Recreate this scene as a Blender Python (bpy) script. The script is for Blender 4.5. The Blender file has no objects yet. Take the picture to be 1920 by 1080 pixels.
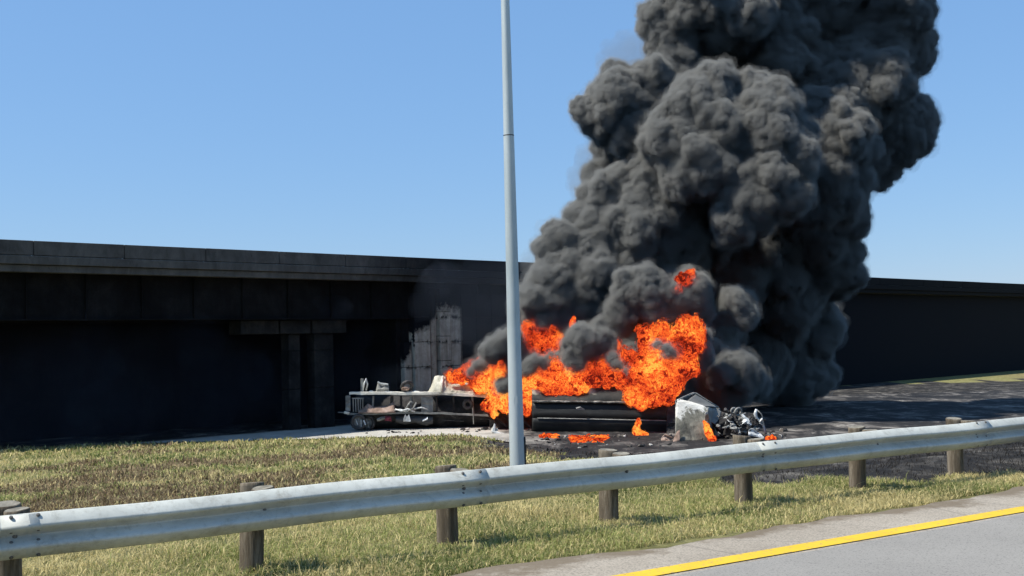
import bpy, bmesh, math, random
import numpy as np
from mathutils import Vector, Matrix, Euler

random.seed(7)
RNG = np.random.default_rng(7)
SC = bpy.context.scene
COL = SC.collection

# ------------------------------------------------------------------ camera
F = 2100.0                      # focal length in pixels of the 1920 px wide photograph
CAM = Vector((0.0, 0.0, 1.77))
PITCH, ROLL = math.radians(2.862), math.radians(-1.5)
ROT = Matrix.Rotation(math.radians(90) + PITCH, 3, 'X') @ Matrix.Rotation(ROLL, 3, 'Z')
cam_data = bpy.data.cameras.new("camera")
cam_data.sensor_width = 36.0
cam_data.lens = 36.0 * F / 1920.0
cam_data.clip_start = 0.1
cam_data.clip_end = 6000
cam = bpy.data.objects.new("camera", cam_data)
COL.objects.link(cam)
cam.matrix_world = Matrix.Translation(CAM) @ ROT.to_4x4()
SC.camera = cam

# ------------------------------------------------------------------ sky, sun, exposure
SUN_AZ = math.atan2(-0.965, -0.26)      # direction towards the sun: left and behind the camera
SUN_EL = math.radians(56)
world = bpy.data.worlds.new("World")
SC.world = world
world.use_nodes = True
wn = world.node_tree
bg = wn.nodes["Background"]
sky = wn.nodes.new("ShaderNodeTexSky")
sky.sky_type = 'NISHITA'
sky.sun_disc = False
sky.sun_elevation = SUN_EL
sky.sun_rotation = SUN_AZ
sky.air_density = 1.25
sky.dust_density = 0.15
sky.ozone_density = 5.0
tint = wn.nodes.new("ShaderNodeMix"); tint.data_type = 'RGBA'
tint.inputs[0].default_value = 0.55
wn.links.new(sky.outputs[0], tint.inputs[6])
tint.inputs[7].default_value = (1.6, 3.5, 6.9, 1)      # clear azure, as saturated as the photograph's
wn.links.new(tint.outputs[2], bg.inputs[0])
bg.inputs[1].default_value = 0.085
sun_data = bpy.data.lights.new("sun", 'SUN')
sun_data.energy = 4.6
sun_data.angle = math.radians(0.55)
sun_data.color = (1.0, 0.955, 0.88)
sun = bpy.data.objects.new("sun", sun_data)
COL.objects.link(sun)
to_sun = Vector((math.sin(SUN_AZ) * math.cos(SUN_EL), math.cos(SUN_AZ) * math.cos(SUN_EL), math.sin(SUN_EL)))
sun.rotation_euler = to_sun.to_track_quat('Z', 'Y').to_euler()
sun.location = (-40, -20, 60)

SC.view_settings.view_transform = 'Standard'
SC.view_settings.look = 'None'
SC.view_settings.exposure = 0.6
SC.view_settings.gamma = 1.0
SC.view_settings.use_curve_mapping = False
SC.cycles.use_denoising = True
SC.cycles.max_bounces = 6
SC.cycles.diffuse_bounces = 3
SC.cycles.glossy_bounces = 3
SC.cycles.transparent_max_bounces = 48
SC.cycles.volume_bounces = 0
SC.cycles.use_adaptive_sampling = True
SC.cycles.adaptive_threshold = 0.015

# ------------------------------------------------------------------ helpers
def ray(px, py):
    return ROT @ Vector(((px - 960.0) / F, -(py - 540.0) / F, -1.0))

def W(px, py, Y):
    """World point seen at a pixel of the photograph at distance Y."""
    d = ray(px, py)
    return CAM + d * (Y / d.y)

# guard rail line: origin, direction, normal towards the camera
P0 = np.array([-2.185, 9.29])
D = np.array([0.840, 0.5426])
N = np.array([0.5426, -0.840])

def st(X, Y):
    dx, dy = X - P0[0], Y - P0[1]
    return dx * D[0] + dy * D[1], dx * N[0] + dy * N[1]

def sm(a, b, x):
    u = np.clip((x - a) / (b - a), 0, 1)
    return u * u * (3 - 2 * u)

def y_edge(X):
    return 59.5 - 13.0 * sm(-3.5, 4.0, X)

def hash3(ix, iy, iz, k):
    h = (ix.astype(np.int64) * 73856093) ^ (iy.astype(np.int64) * 19349663) ^ (iz.astype(np.int64) * 83492791) ^ (k * 2654435761)
    h = (h ^ (h >> 13)) * 1274126177
    h = h & 0x7fffffff
    h = (h ^ (h >> 15)) * 2246822519 & 0x7fffffff
    return (h & 0xffffff) / float(0xffffff)

def vnoise(P, scale, seed=0):
    Q = P * scale
    I = np.floor(Q)
    f = Q - I
    f = f * f * (3 - 2 * f)
    I = I.astype(np.int64)
    r = 0
    for a in (0, 1):
        for b in (0, 1):
            for c in (0, 1):
                w = (f[:, 0] if a else 1 - f[:, 0]) * (f[:, 1] if b else 1 - f[:, 1]) * (f[:, 2] if c else 1 - f[:, 2])
                r = r + w * hash3(I[:, 0] + a, I[:, 1] + b, I[:, 2] + c, seed)
    return r

def fbm(P, scale, octaves=4, seed=0):
    s, amp, tot = 0, 1.0, 0.0
    for o in range(octaves):
        s = s + amp * vnoise(P, scale * 2 ** o, seed + o)
        tot += amp
        amp *= 0.5
    return s / tot

def worley(P, scale, seed=0):
    Q = P * scale
    I = np.floor(Q).astype(np.int64)
    best = np.full(len(P), 9.0)
    for a in (-1, 0, 1):
        for b in (-1, 0, 1):
            for c in (-1, 0, 1):
                cx, cy, cz = I[:, 0] + a, I[:, 1] + b, I[:, 2] + c
                d = (cx + hash3(cx, cy, cz, seed) - Q[:, 0]) ** 2 + (cy + hash3(cx, cy, cz, seed + 1) - Q[:, 1]) ** 2 \
                    + (cz + hash3(cx, cy, cz, seed + 2) - Q[:, 2]) ** 2
                best = np.minimum(best, d)
    return np.sqrt(best)

def terrain_z(X, Y):
    X = np.asarray(X, float); Y = np.asarray(Y, float)
    s, t = st(X, Y)
    a = np.clip(-t - 1.2, 0, None)
    b = np.clip(y_edge(X) - Y, 0, None)
    S = a / (a + b + 1e-6)
    return -3.0 * np.where(a <= 0, 0, S)

def ground_hit(px, py):
    d = ray(px, py)
    y = 6.0
    while y < 120:
        p = CAM + d * (y / d.y)
        if p.z <= float(terrain_z(p.x, p.y)):
            return p
        y += 0.1
    return CAM + d * (120 / d.y)

# ---- materials
class NT:
    def __init__(s, name):
        s.m = bpy.data.materials.new(name)
        s.m.use_nodes = True
        s.t = s.m.node_tree
        s.n = s.t.nodes
        s.out = s.n["Material Output"]
        s.b = s.n["Principled BSDF"]
    def add(s, kind, **kw):
        n = s.n.new(kind)
        for k, v in kw.items():
            setattr(n, k, v)
        return n
    def link(s, a, b):
        s.t.links.new(a, b)
    def coords(s, kind='Object'):
        if kind == 'World':
            return s.add("ShaderNodeNewGeometry").outputs['Position']
        return s.add("ShaderNodeTexCoord").outputs[kind]
    def noise(s, vec, scale, detail=4, rough=0.6, dist=0.0, stretch=None):
        if stretch:
            mp = s.add("ShaderNodeMapping")
            mp.inputs['Scale'].default_value = stretch
            s.link(vec, mp.inputs[0]); vec = mp.outputs[0]
        n = s.add("ShaderNodeTexNoise")
        n.inputs['Scale'].default_value = scale
        n.inputs['Detail'].default_value = detail
        n.inputs['Roughness'].default_value = rough
        n.inputs['Distortion'].default_value = dist
        s.link(vec, n.inputs['Vector'])
        return n.outputs['Fac']
    def ramp(s, fac, stops, interp='LINEAR'):
        r = s.add("ShaderNodeValToRGB")
        r.color_ramp.interpolation = interp
        e = r.color_ramp.elements
        while len(e) < len(stops):
            e.new(0.5)
        for k, (p, c) in enumerate(stops):
            e[k].position = p
            e[k].color = (*c, 1) if len(c) == 3 else c
        s.link(fac, r.inputs[0])
        return r.outputs[0]
    def mix(s, fac, a, b, blend='MIX'):
        m = s.add("ShaderNodeMix", data_type='RGBA', blend_type=blend)
        for sock, v in ((m.inputs[0], fac), (m.inputs[6], a), (m.inputs[7], b)):
            if isinstance(v, (int, float)):
                sock.default_value = v
            elif isinstance(v, tuple):
                sock.default_value = (*v, 1)
            else:
                s.link(v, sock)
        return m.outputs[2]
    def math(s, op, a, b=0.0):
        m = s.add("ShaderNodeMath", operation=op)
        for sock, v in ((m.inputs[0], a), (m.inputs[1], b)):
            if isinstance(v, (int, float)):
                sock.default_value = v
            else:
                s.link(v, sock)
        return m.outputs[0]
    def bump(s, h, strength=0.3, dist=0.02):
        b = s.add("ShaderNodeBump")
        b.inputs['Strength'].default_value = strength
        b.inputs['Distance'].default_value = dist
        s.link(h, b.inputs['Height'])
        s.link(b.outputs[0], s.b.inputs['Normal'])
    def set(s, color=None, rough=None, metal=None, spec=None):
        for k, v in (('Base Color', color), ('Roughness', rough), ('Metallic', metal), ('Specular IOR Level', spec)):
            if v is None: continue
            if isinstance(v, (int, float)):
                s.b.inputs[k].default_value = v
            elif isinstance(v, tuple):
                s.b.inputs[k].default_value = (*v, 1)
            else:
                s.link(v, s.b.inputs[k])
        return s.m

def mottled(name, c0, c1, scale=4.0, rough=0.8, metal=0.0, bump=0.3, detail=6, stretch=None, c2=None, spec=0.3, coord='Object', bdist=0.02):
    k = NT(name)
    v = k.coords(coord)
    f = k.noise(v, scale, detail, 0.65, 0.4, stretch)
    stops = [(0.33, c0), (0.62, c1)]
    if c2: stops = [(0.30, c0), (0.5, c1), (0.68, c2)]
    col = k.ramp(f, stops)
    k.set(col, rough, metal, spec)
    if bump:
        k.bump(k.noise(v, scale * 6, 5, 0.7), bump, bdist)
    return k.m

# ---- mesh builder
class MB:
    def __init__(s):
        s.v, s.f = [], []
    def add(s, vs, fs):
        o = len(s.v)
        s.v += [tuple(p) for p in vs]
        s.f += [tuple(i + o for i in f) for f in fs]
        return s
    def box(s, c, size, rot=None, taper=1.0):
        hx, hy, hz = size[0] / 2, size[1] / 2, size[2] / 2
        R = Euler(rot).to_matrix() if rot else Matrix.Identity(3)
        vs = []
        for z in (-1, 1):
            k = taper if z > 0 else 1
            for x, y in ((-1, -1), (1, -1), (1, 1), (-1, 1)):
                vs.append(Vector(c) + R @ Vector((x * hx * k, y * hy * k, z * hz)))
        return s.add(vs, [(3, 2, 1, 0), (4, 5, 6, 7), (0, 1, 5, 4), (1, 2, 6, 5), (2, 3, 7, 6), (3, 0, 4, 7)])
    def tube(s, pts, r, n=8, cap=True):
        pts = [Vector(p) for p in pts]
        rs = r if isinstance(r, (list, tuple)) else [r] * len(pts)
        vs, fs = [], []
        prev = None
        for i, p in enumerate(pts):
            d = (pts[min(i + 1, len(pts) - 1)] - pts[max(i - 1, 0)]).normalized()
            a = prev if prev else (Vector((0, 0, 1)) if abs(d.z) < 0.9 else Vector((1, 0, 0)))
            u = (a - d * a.dot(d)).normalized()
            prev = u
            w = d.cross(u)
            for k in range(n):
                an = 2 * math.pi * k / n
                vs.append(p + (u * math.cos(an) + w * math.sin(an)) * rs[i])
        for i in range(len(pts) - 1):
            for k in range(n):
                fs.append((i * n + k, i * n + (k + 1) % n, (i + 1) * n + (k + 1) % n, (i + 1) * n + k))
        if cap:
            fs.append(tuple(range(n))[::-1])
            fs.append(tuple(range((len(pts) - 1) * n, len(pts) * n)))
        return s.add(vs, fs)
    def grid(s, rows):
        """rows: list of equally long lists of points"""
        m = len(rows[0])
        vs = [p for r in rows for p in r]
        fs = [(i * m + j, i * m + j + 1, (i + 1) * m + j + 1, (i + 1) * m + j) for i in range(len(rows) - 1) for j in range(m - 1)]
        return s.add(vs, fs)
    def mesh(s, name):
        me = bpy.data.meshes.new(name)
        me.from_pydata(s.v, [], s.f)
        me.update()
        return me

def tag(o, label=None, cat=None, group=None, kind=None):
    if label: o['label'] = label
    if cat: o['category'] = cat
    if group: o['group'] = group
    if kind: o['kind'] = kind
    return o

def link(name, me, mat, parent=None, smooth=False, loc=None):
    o = bpy.data.objects.new(name, me)
    if mat and not me.materials:
        me.materials.append(mat)
    COL.objects.link(o)
    if loc is not None:
        o.location = loc
    if parent:
        o.parent = parent
        o.matrix_parent_inverse = Matrix.Translation(-Vector(parent.location)) if parent.rotation_euler.z == 0 else parent.matrix_world.inverted()
    if smooth:
        me.polygons.foreach_set('use_smooth', [True] * len(me.polygons))
    return o

def obj(name, mb, mat, parent=None, smooth=False, bevel=0.0, solid=0.0, loc=None):
    o = link(name, mb.mesh(name), mat, parent, smooth, loc)
    if solid:
        md = o.modifiers.new('solid', 'SOLIDIFY'); md.thickness = solid; md.offset = 0
    if bevel:
        md = o.modifiers.new('bevel', 'BEVEL'); md.width = bevel; md.segments = 2; md.limit_method = 'ANGLE'
    return o

def empty(name, loc, label, cat, group=None):
    o = bpy.data.objects.new(name, None)
    COL.objects.link(o)
    o.location = loc
    o.empty_display_size = 0.3
    return tag(o, label, cat, group)

def np_mesh(name, V, Fc, attrs=None):
    """V (n,3); Fc (m,k) all faces the same size"""
    me = bpy.data.meshes.new(name)
    me.vertices.add(len(V))
    me.vertices.foreach_set('co', np.ascontiguousarray(V, dtype=np.float32).ravel())
    m, k = Fc.shape
    me.loops.add(m * k)
    me.loops.foreach_set('vertex_index', np.ascontiguousarray(Fc, dtype=np.int32).ravel())
    me.polygons.add(m)
    me.polygons.foreach_set('loop_start', np.arange(0, m * k, k, dtype=np.int32))
    me.update(calc_edges=True)
    for nm, arr in (attrs or {}).items():
        if arr.ndim == 1:
            a = me.attributes.new(nm, 'FLOAT', 'POINT')
            a.data.foreach_set('value', arr.astype(np.float32))
        else:
            a = me.attributes.new(nm, 'FLOAT_COLOR', 'POINT')
            c = np.ones((len(arr), 4), np.float32); c[:, :3] = arr
            a.data.foreach_set('color', c.ravel())
    return me

# ------------------------------------------------------------------ ground masks (own colour of the ground: scorched, dry, green)
def in_poly(X, Y, poly):
    c = np.zeros(len(X), bool)
    n = len(poly)
    for i in range(n):
        x1, y1 = poly[i]; x2, y2 = poly[(i + 1) % n]
        cond = (y1 > Y) != (y2 > Y)
        with np.errstate(divide='ignore', invalid='ignore'):
            xi = (x2 - x1) * (Y - y1) / (y2 - y1) + x1
        c ^= cond & (X < xi)
    return c

_edge = [ground_hit(px, py) for px, py in ((890, 833), (950, 842), (1010, 850), (1060, 862), (1120, 872), (1200, 884), (1312, 897), (1400, 903), (1478, 908), (1600, 905), (1900, 895))]
SCORCH_LINE = [(p.x, p.y) for p in _edge]
SCORCH = SCORCH_LINE + [(90, SCORCH_LINE[-1][1] + 5), (90, 110), (-3.5, 110), (-2.8, 60.5)]

def masks(X, Y):
    P = np.stack([X, Y, np.zeros_like(X)], 1)
    jx = (fbm(P, 0.5, 4, 11) - 0.5) * 5.0 * np.clip(Y / 40, 0.2, 1)
    jy = (fbm(P, 0.5, 4, 31) - 0.5) * 8.0 * np.clip(Y / 40, 0.15, 1)
    burn = in_poly(X + jx, Y + jy, SCORCH).astype(float)
    s, t = st(X, Y)
    # brown dried patch in the left half of the slope
    px = X / np.maximum(Y, 1) * F + 960
    dry = 0.95 * sm(0.45, 0.63, fbm(P * np.array([1, 0.6, 1]), 0.45, 5, 5) + 0.13 * sm(13, 16, Y) * (1 - sm(20, 32, Y)) * (1 - sm(-4, 1, X)) - 0.10 * sm(30, 42, Y))
    dry = np.clip(dry * sm(-1.2, -4.5, t), 0, 1)
    return burn, dry

# ------------------------------------------------------------------ terrain
def axis(parts):
    out = []
    for a, b, st_ in parts:
        out += list(np.arange(a, b, st_))
    out.append(parts[-1][1])
    return np.array(out)
gx = axis([(-900, -100, 100), (-100, -40, 6), (-40, -20, 1.0), (-20, 24, 0.25), (24, 50, 1.0), (50, 110, 6), (110, 900, 79)])
gy = axis([(-200, -20, 30), (-20, 5, 2), (5, 62, 0.25), (62, 80, 1.0), (80, 140, 6), (140, 1500, 136)])
GX, GY = np.meshgrid(gx, gy)
X, Y = GX.ravel(), GY.ravel()
Z = terrain_z(X, Y)
s_, t_ = st(X, Y)
Pn = np.stack([X, Y, np.zeros_like(X)], 1)
lump = (fbm(Pn, 0.8, 4, 3) - 0.5) * 0.16 * sm(-0.3, -2.0, t_) * (1 - sm(54, 59, Y)) * (np.abs(X) < 60)
Z = Z + lump - 0.03
road_side = t_ > 1.42
burn, dry = masks(X, Y)
nx, ny = len(gx), len(gy)
I = np.arange(nx * ny).reshape(ny, nx)
Fc = np.stack([I[:-1, :-1].ravel(), I[:-1, 1:].ravel(), I[1:, 1:].ravel(), I[1:, :-1].ravel()], 1)
me = np_mesh("grassy_slope", np.stack([X, Y, Z], 1), Fc, {'burn': burn, 'dry': dry})
k = NT("soil_and_thatch")
at = k.add("ShaderNodeAttribute", attribute_name='burn').outputs['Fac']
ad = k.add("ShaderNodeAttribute", attribute_name='dry').outputs['Fac']
v = k.coords('World')
base = k.ramp(k.noise(v, 2.2, 8, 0.7), [(0.32, (0.10, 0.095, 0.035)), (0.5, (0.19, 0.18, 0.07)), (0.68, (0.30, 0.27, 0.13))])
drc = k.ramp(k.noise(v, 1.8, 9, 0.75), [(0.32, (0.06, 0.042, 0.022)), (0.52, (0.19, 0.14, 0.075)), (0.7, (0.36, 0.28, 0.15))])
bn = k.noise(v, 0.9, 10, 0.75, 0.6, (1, 0.6, 1))
brc = k.ramp(bn, [(0.35, (0.008, 0.008, 0.009)), (0.50, (0.030, 0.028, 0.026)), (0.60, (0.10, 0.092, 0.08)), (0.70, (0.26, 0.24, 0.20))])
c = k.mix(ad, base, drc)
edge = k.math('SUBTRACT', at, k.math('MULTIPLY', k.noise(v, 3.0, 6, 0.7), 0.35))
c = k.mix(k.ramp(edge, [(0.1, (0, 0, 0)), (0.5, (1, 1, 1))]), c, brc)
k.set(c, 0.95, 0, 0.15)
k.bump(k.noise(v, 9, 8, 0.75), 0.9, 0.08)
tag(link("grassy_slope", me, k.m, smooth=True), kind='structure')

# ------------------------------------------------------------------ near road (rail frame)
def rail_pt(s, t, z=0.0):
    return (P0[0] + D[0] * s + N[0] * t, P0[1] + D[1] * s + N[1] * t, z)

def strip(name, s0, s1, t0, t1, z, mat, ns=60, nt=1, wob=0.0, kind='structure', thick=0.0):
    rows = []
    for i in range(ns + 1):
        s = s0 + (s1 - s0) * i / ns
        w = 0
        if wob:
            w = wob * (float(fbm(np.array([[s, 0.0, 0.0]]), 1.3, 4, 9)[0]) - 0.5) * 2
        rows.append([rail_pt(s, t0 + w + (t1 - t0 - w) * j / nt, z) for j in range(nt + 1)])
    o = obj(name, MB().grid(rows), mat)
    tag(o, kind=kind)
    return o

k = NT("shoulder_concrete")
v = k.coords('World')
c = k.ramp(k.noise(v, 0.7, 6, 0.6), [(0.3, (0.255, 0.222, 0.175)), (0.7, (0.345, 0.305, 0.245))])
sp = k.noise(v, 55, 3, 0.8)
c = k.mix(0.85, c, k.ramp(sp, [(0.35, (0.42, 0.42, 0.42)), (0.5, (1, 1, 1)), (0.65, (1.25, 1.25, 1.25))]), 'MULTIPLY')
vo = k.add("ShaderNodeTexVoronoi"); vo.feature = 'DISTANCE_TO_EDGE'; vo.inputs['Scale'].default_value = 0.55
k.link(k.mix(0.12, v, k.add("ShaderNodeTexNoise").outputs['Color']), vo.inputs['Vector'])
c = k.mix(k.ramp(vo.outputs['Distance'], [(0.002, (0.55, 0.55, 0.55)), (0.006, (0, 0, 0))]), c, (0.12, 0.105, 0.085))
sb = k.add("ShaderNodeVectorMath", operation='SUBTRACT'); k.link(v, sb.inputs[0]); sb.inputs[1].default_value = (P0[0], P0[1], 0)
dt = k.add("ShaderNodeVectorMath", operation='DOT_PRODUCT'); k.link(sb.outputs[0], dt.inputs[0]); dt.inputs[1].default_value = (N[0], N[1], 0)
edg = k.math('ADD', k.math('MULTIPLY', k.math('SUBTRACT', 1.86, dt.outputs['Value']), 2.2), k.math('MULTIPLY', k.math('SUBTRACT', k.noise(v, 1.1, 8, 0.72), 0.5), 4.0))
c = k.mix(k.ramp(edg, [(0.25, (0, 0, 0)), (0.75, (0.85, 0.85, 0.85))]), c, (0.13, 0.10, 0.065))      # grit and soil along the verge
k.set(c, 0.9, 0, 0.25)
k.bump(k.noise(v, 70, 4, 0.8), 0.5, 0.01)
M_SHOULDER = k.m
k = NT("road_asphalt")
v = k.coords('World')
c = k.ramp(k.noise(v, 0.6, 6, 0.6), [(0.3, (0.23, 0.218, 0.195)), (0.7, (0.29, 0.275, 0.245))])
c = k.mix(0.9, c, k.ramp(k.noise(v, 60, 3, 0.8), [(0.35, (0.4, 0.4, 0.4)), (0.5, (1, 1, 1)), (0.65, (0.8, 0.8, 0.8))]), 'MULTIPLY')
k.set(c, 0.85, 0, 0.3)
k.bump(k.noise(v, 80, 4, 0.8), 0.5, 0.01)
M_ASPHALT = k.m
k = NT("yellow_paint")
v = k.coords('World')
c = k.ramp(k.noise(v, 2.0, 5, 0.6), [(0.3, (0.56, 0.36, 0.02)), (0.7, (0.66, 0.43, 0.03))])
c = k.mix(k.ramp(k.noise(v, 22, 6, 0.75), [(0.38, (0.9, 0.9, 0.9)), (0.44, (0, 0, 0))]), c, (0.27, 0.21, 0.10))
k.set(c, 0.7, 0, 0.3)
k.bump(k.noise(v, 70, 3, 0.8), 0.3, 0.006)
M_YELLOW = k.m
strip("road_shoulder", -30, 90, 1.42, 2.60, 0.006, M_SHOULDER, ns=900, wob=0.22)
strip("road", -30, 90, 2.50, 13.0, 0.012, M_ASPHALT)
tag(strip("yellow_edge_line", -30, 90, 2.22, 2.43, 0.014, M_YELLOW, ns=400), kind='structure')

# ------------------------------------------------------------------ lower road under the bridge
ew = []
for x in np.arange(-70, 130.1, 0.5):
    e = float(y_edge(np.array(x)))
    wv = (float(fbm(np.array([[x, 0.0, 0.0]]), 0.5, 4, 21)[0]) - 0.5) * 0.5
    ew.append([(x, e + 0.25 + wv, -2.985), (x, 90.0, -2.985)])
k = NT("lower_road_concrete")
v = k.coords('World')
sx = k.add("ShaderNodeSeparateXYZ"); k.link(v, sx.inputs[0])
clean = k.ramp(k.noise(v, 0.8, 8, 0.7, 0, (1, 0.5, 1)), [(0.3, (0.28, 0.265, 0.23)), (0.55, (0.40, 0.385, 0.34)), (0.75, (0.50, 0.48, 0.43))])
sooty = k.ramp(k.noise(v, 0.55, 10, 0.75, 0.5, (1, 0.5, 1)), [(0.36, (0.007, 0.007, 0.008)), (0.50, (0.025, 0.024, 0.023)), (0.58, (0.11, 0.10, 0.09)), (0.68, (0.34, 0.32, 0.28))])
g = k.math('ADD', k.math('MULTIPLY', k.math('ADD', sx.outputs['X'], 1.8), 0.35), k.math('MULTIPLY', k.math('SUBTRACT', k.noise(v, 0.6, 8, 0.7), 0.5), 3.0))
# the dark tone also covers the ground close to the bridge and below it
gy_ = k.math('MULTIPLY', k.math('SUBTRACT', k.math('SUBTRACT', sx.outputs['Y'], 79.0), k.math('MULTIPLY', sx.outputs['X'], 0.953)), 0.8)
soot = k.math('MAXIMUM', g, gy_)
c = k.mix(k.ramp(soot, [(0.0, (0, 0, 0)), (1.0, (1, 1, 1))]), clean, sooty)
k.set(c, 0.9, 0, 0.2)
k.bump(k.noise(v, 12, 6, 0.75), 0.5, 0.04)
tag(obj("lower_road", MB().grid(ew), k.m), kind='structure')

# ------------------------------------------------------------------ bridge
A = np.array([-15.30, 62.0]); DB = np.array([0.724, 0.690]); DB /= np.linalg.norm(DB)
NB = np.array([-DB[1], DB[0]])          # away from the camera
BROT = math.atan2(DB[1], DB[0])
def bp(a, b, z):
    return Vector((A[0] + DB[0] * a + NB[0] * b, A[1] + DB[1] * a + NB[1] * b, z))

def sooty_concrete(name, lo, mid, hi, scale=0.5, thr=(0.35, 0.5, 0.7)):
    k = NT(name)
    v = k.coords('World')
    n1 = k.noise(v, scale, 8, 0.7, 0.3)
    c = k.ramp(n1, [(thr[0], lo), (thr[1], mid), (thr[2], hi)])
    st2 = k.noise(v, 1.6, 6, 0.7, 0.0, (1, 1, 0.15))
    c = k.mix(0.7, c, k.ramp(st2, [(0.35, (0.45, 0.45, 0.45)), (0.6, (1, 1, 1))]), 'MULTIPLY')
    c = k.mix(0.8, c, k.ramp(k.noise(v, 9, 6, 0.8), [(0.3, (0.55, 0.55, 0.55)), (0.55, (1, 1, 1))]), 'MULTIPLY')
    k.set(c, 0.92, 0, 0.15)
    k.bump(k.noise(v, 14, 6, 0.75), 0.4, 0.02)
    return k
def along(k, v):
    d = k.add("ShaderNodeVectorMath", operation='DOT_PRODUCT')
    s = k.add("ShaderNodeVectorMath", operation='SUBTRACT')
    k.link(v, s.inputs[0]); s.inputs[1].default_value = (A[0], A[1], 0)
    k.link(s.outputs[0], d.inputs[0]); d.inputs[1].default_value = (DB[0], DB[1], 0)
    return d.outputs['Value']

# parapet: dusty grey at its left, blackened to the right
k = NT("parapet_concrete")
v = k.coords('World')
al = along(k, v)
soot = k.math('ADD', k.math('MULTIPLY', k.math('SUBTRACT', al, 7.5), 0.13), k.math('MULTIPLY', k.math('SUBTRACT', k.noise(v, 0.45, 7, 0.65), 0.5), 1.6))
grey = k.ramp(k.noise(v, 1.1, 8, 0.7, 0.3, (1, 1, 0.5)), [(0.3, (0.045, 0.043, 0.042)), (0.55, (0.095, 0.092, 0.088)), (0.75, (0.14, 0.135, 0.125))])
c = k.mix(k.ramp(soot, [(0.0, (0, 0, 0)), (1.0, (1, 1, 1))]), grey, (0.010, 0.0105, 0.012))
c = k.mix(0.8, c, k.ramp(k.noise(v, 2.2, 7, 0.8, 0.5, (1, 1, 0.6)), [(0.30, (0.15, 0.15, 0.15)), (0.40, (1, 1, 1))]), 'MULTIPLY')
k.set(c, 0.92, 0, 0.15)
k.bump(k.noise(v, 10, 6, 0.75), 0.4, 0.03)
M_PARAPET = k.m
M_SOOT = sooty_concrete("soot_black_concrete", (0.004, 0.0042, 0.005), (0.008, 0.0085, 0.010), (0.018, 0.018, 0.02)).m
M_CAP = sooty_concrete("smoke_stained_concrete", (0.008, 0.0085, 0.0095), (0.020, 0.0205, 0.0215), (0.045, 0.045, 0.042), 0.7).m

bridge = empty("overpass_bridge", bp(0, 0, -3), "soot blackened concrete overpass spanning behind the burning tanker", "bridge")

def bbox_bridge(name, a0, a1, b0, b1, z0, z1, mat, parent=bridge, bev=0.03):
    # built about its own middle, turned with the bridge
    me_ = MB().box((0, 0, 0), (a1 - a0, b1 - b0, z1 - z0)).mesh(name)
    o = bpy.data.objects.new(name, me_)
    me_.materials.append(mat)
    COL.objects.link(o)
    o.matrix_world = Matrix.Translation(bp((a0 + a1) / 2, (b0 + b1) / 2, (z0 + z1) / 2)) @ Matrix.Rotation(BROT, 4, 'Z')
    mw = o.matrix_world.copy()
    o.parent = parent
    o.matrix_parent_inverse = Matrix.Translation(-Vector(parent.location))
    o.matrix_basis = mw
    if bev:
        md = o.modifiers.new('bevel', 'BEVEL'); md.width = bev; md.segments = 2
    return o

a = -34.0
pi_ = 0
while a < 200:
    L = 4.6
    dz = random.uniform(-0.006, 0.006)
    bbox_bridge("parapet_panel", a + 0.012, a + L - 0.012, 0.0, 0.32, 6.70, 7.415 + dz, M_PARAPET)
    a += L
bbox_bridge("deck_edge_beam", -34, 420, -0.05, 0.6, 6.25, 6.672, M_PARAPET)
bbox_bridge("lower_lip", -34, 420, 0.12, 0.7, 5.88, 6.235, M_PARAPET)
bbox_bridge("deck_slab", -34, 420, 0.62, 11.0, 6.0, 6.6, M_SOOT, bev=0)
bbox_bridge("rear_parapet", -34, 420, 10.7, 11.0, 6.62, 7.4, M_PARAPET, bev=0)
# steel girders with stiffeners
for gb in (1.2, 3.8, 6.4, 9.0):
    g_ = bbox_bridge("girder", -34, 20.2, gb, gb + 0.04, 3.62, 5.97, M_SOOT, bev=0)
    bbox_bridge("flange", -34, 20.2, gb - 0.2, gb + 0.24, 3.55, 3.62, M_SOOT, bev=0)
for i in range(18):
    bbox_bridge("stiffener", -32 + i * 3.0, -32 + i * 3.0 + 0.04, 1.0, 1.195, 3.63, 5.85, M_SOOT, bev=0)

# pier under the left span: cap in cast sections and columns
def a_of(px, b):
    """position along the bridge for a pixel column at depth offset b (level with the horizon)"""
    best, r = 1e9, 0
    for i in range(-300, 900):
        aa = i * 0.1
        p = bp(aa, b, 1.5)
        q = ROT.transposed() @ (p - CAM)
        x = 960 + F * q.x / -q.z
        if abs(x - px) < best:
            best, r = abs(x - px), aa
    return r
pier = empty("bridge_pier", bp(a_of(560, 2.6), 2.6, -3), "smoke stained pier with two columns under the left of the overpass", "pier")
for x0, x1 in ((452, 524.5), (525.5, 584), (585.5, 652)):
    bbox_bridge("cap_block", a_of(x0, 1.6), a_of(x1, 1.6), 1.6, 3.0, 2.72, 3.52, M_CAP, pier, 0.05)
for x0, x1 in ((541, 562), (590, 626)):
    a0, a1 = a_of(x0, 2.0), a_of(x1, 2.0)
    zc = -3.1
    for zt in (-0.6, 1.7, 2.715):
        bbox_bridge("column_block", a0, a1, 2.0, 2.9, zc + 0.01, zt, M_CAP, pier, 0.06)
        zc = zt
bbox_bridge("rear_bent_wall", -34, 18, 10.2, 10.6, -3.1, 6.0, M_SOOT, bev=0)

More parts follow.
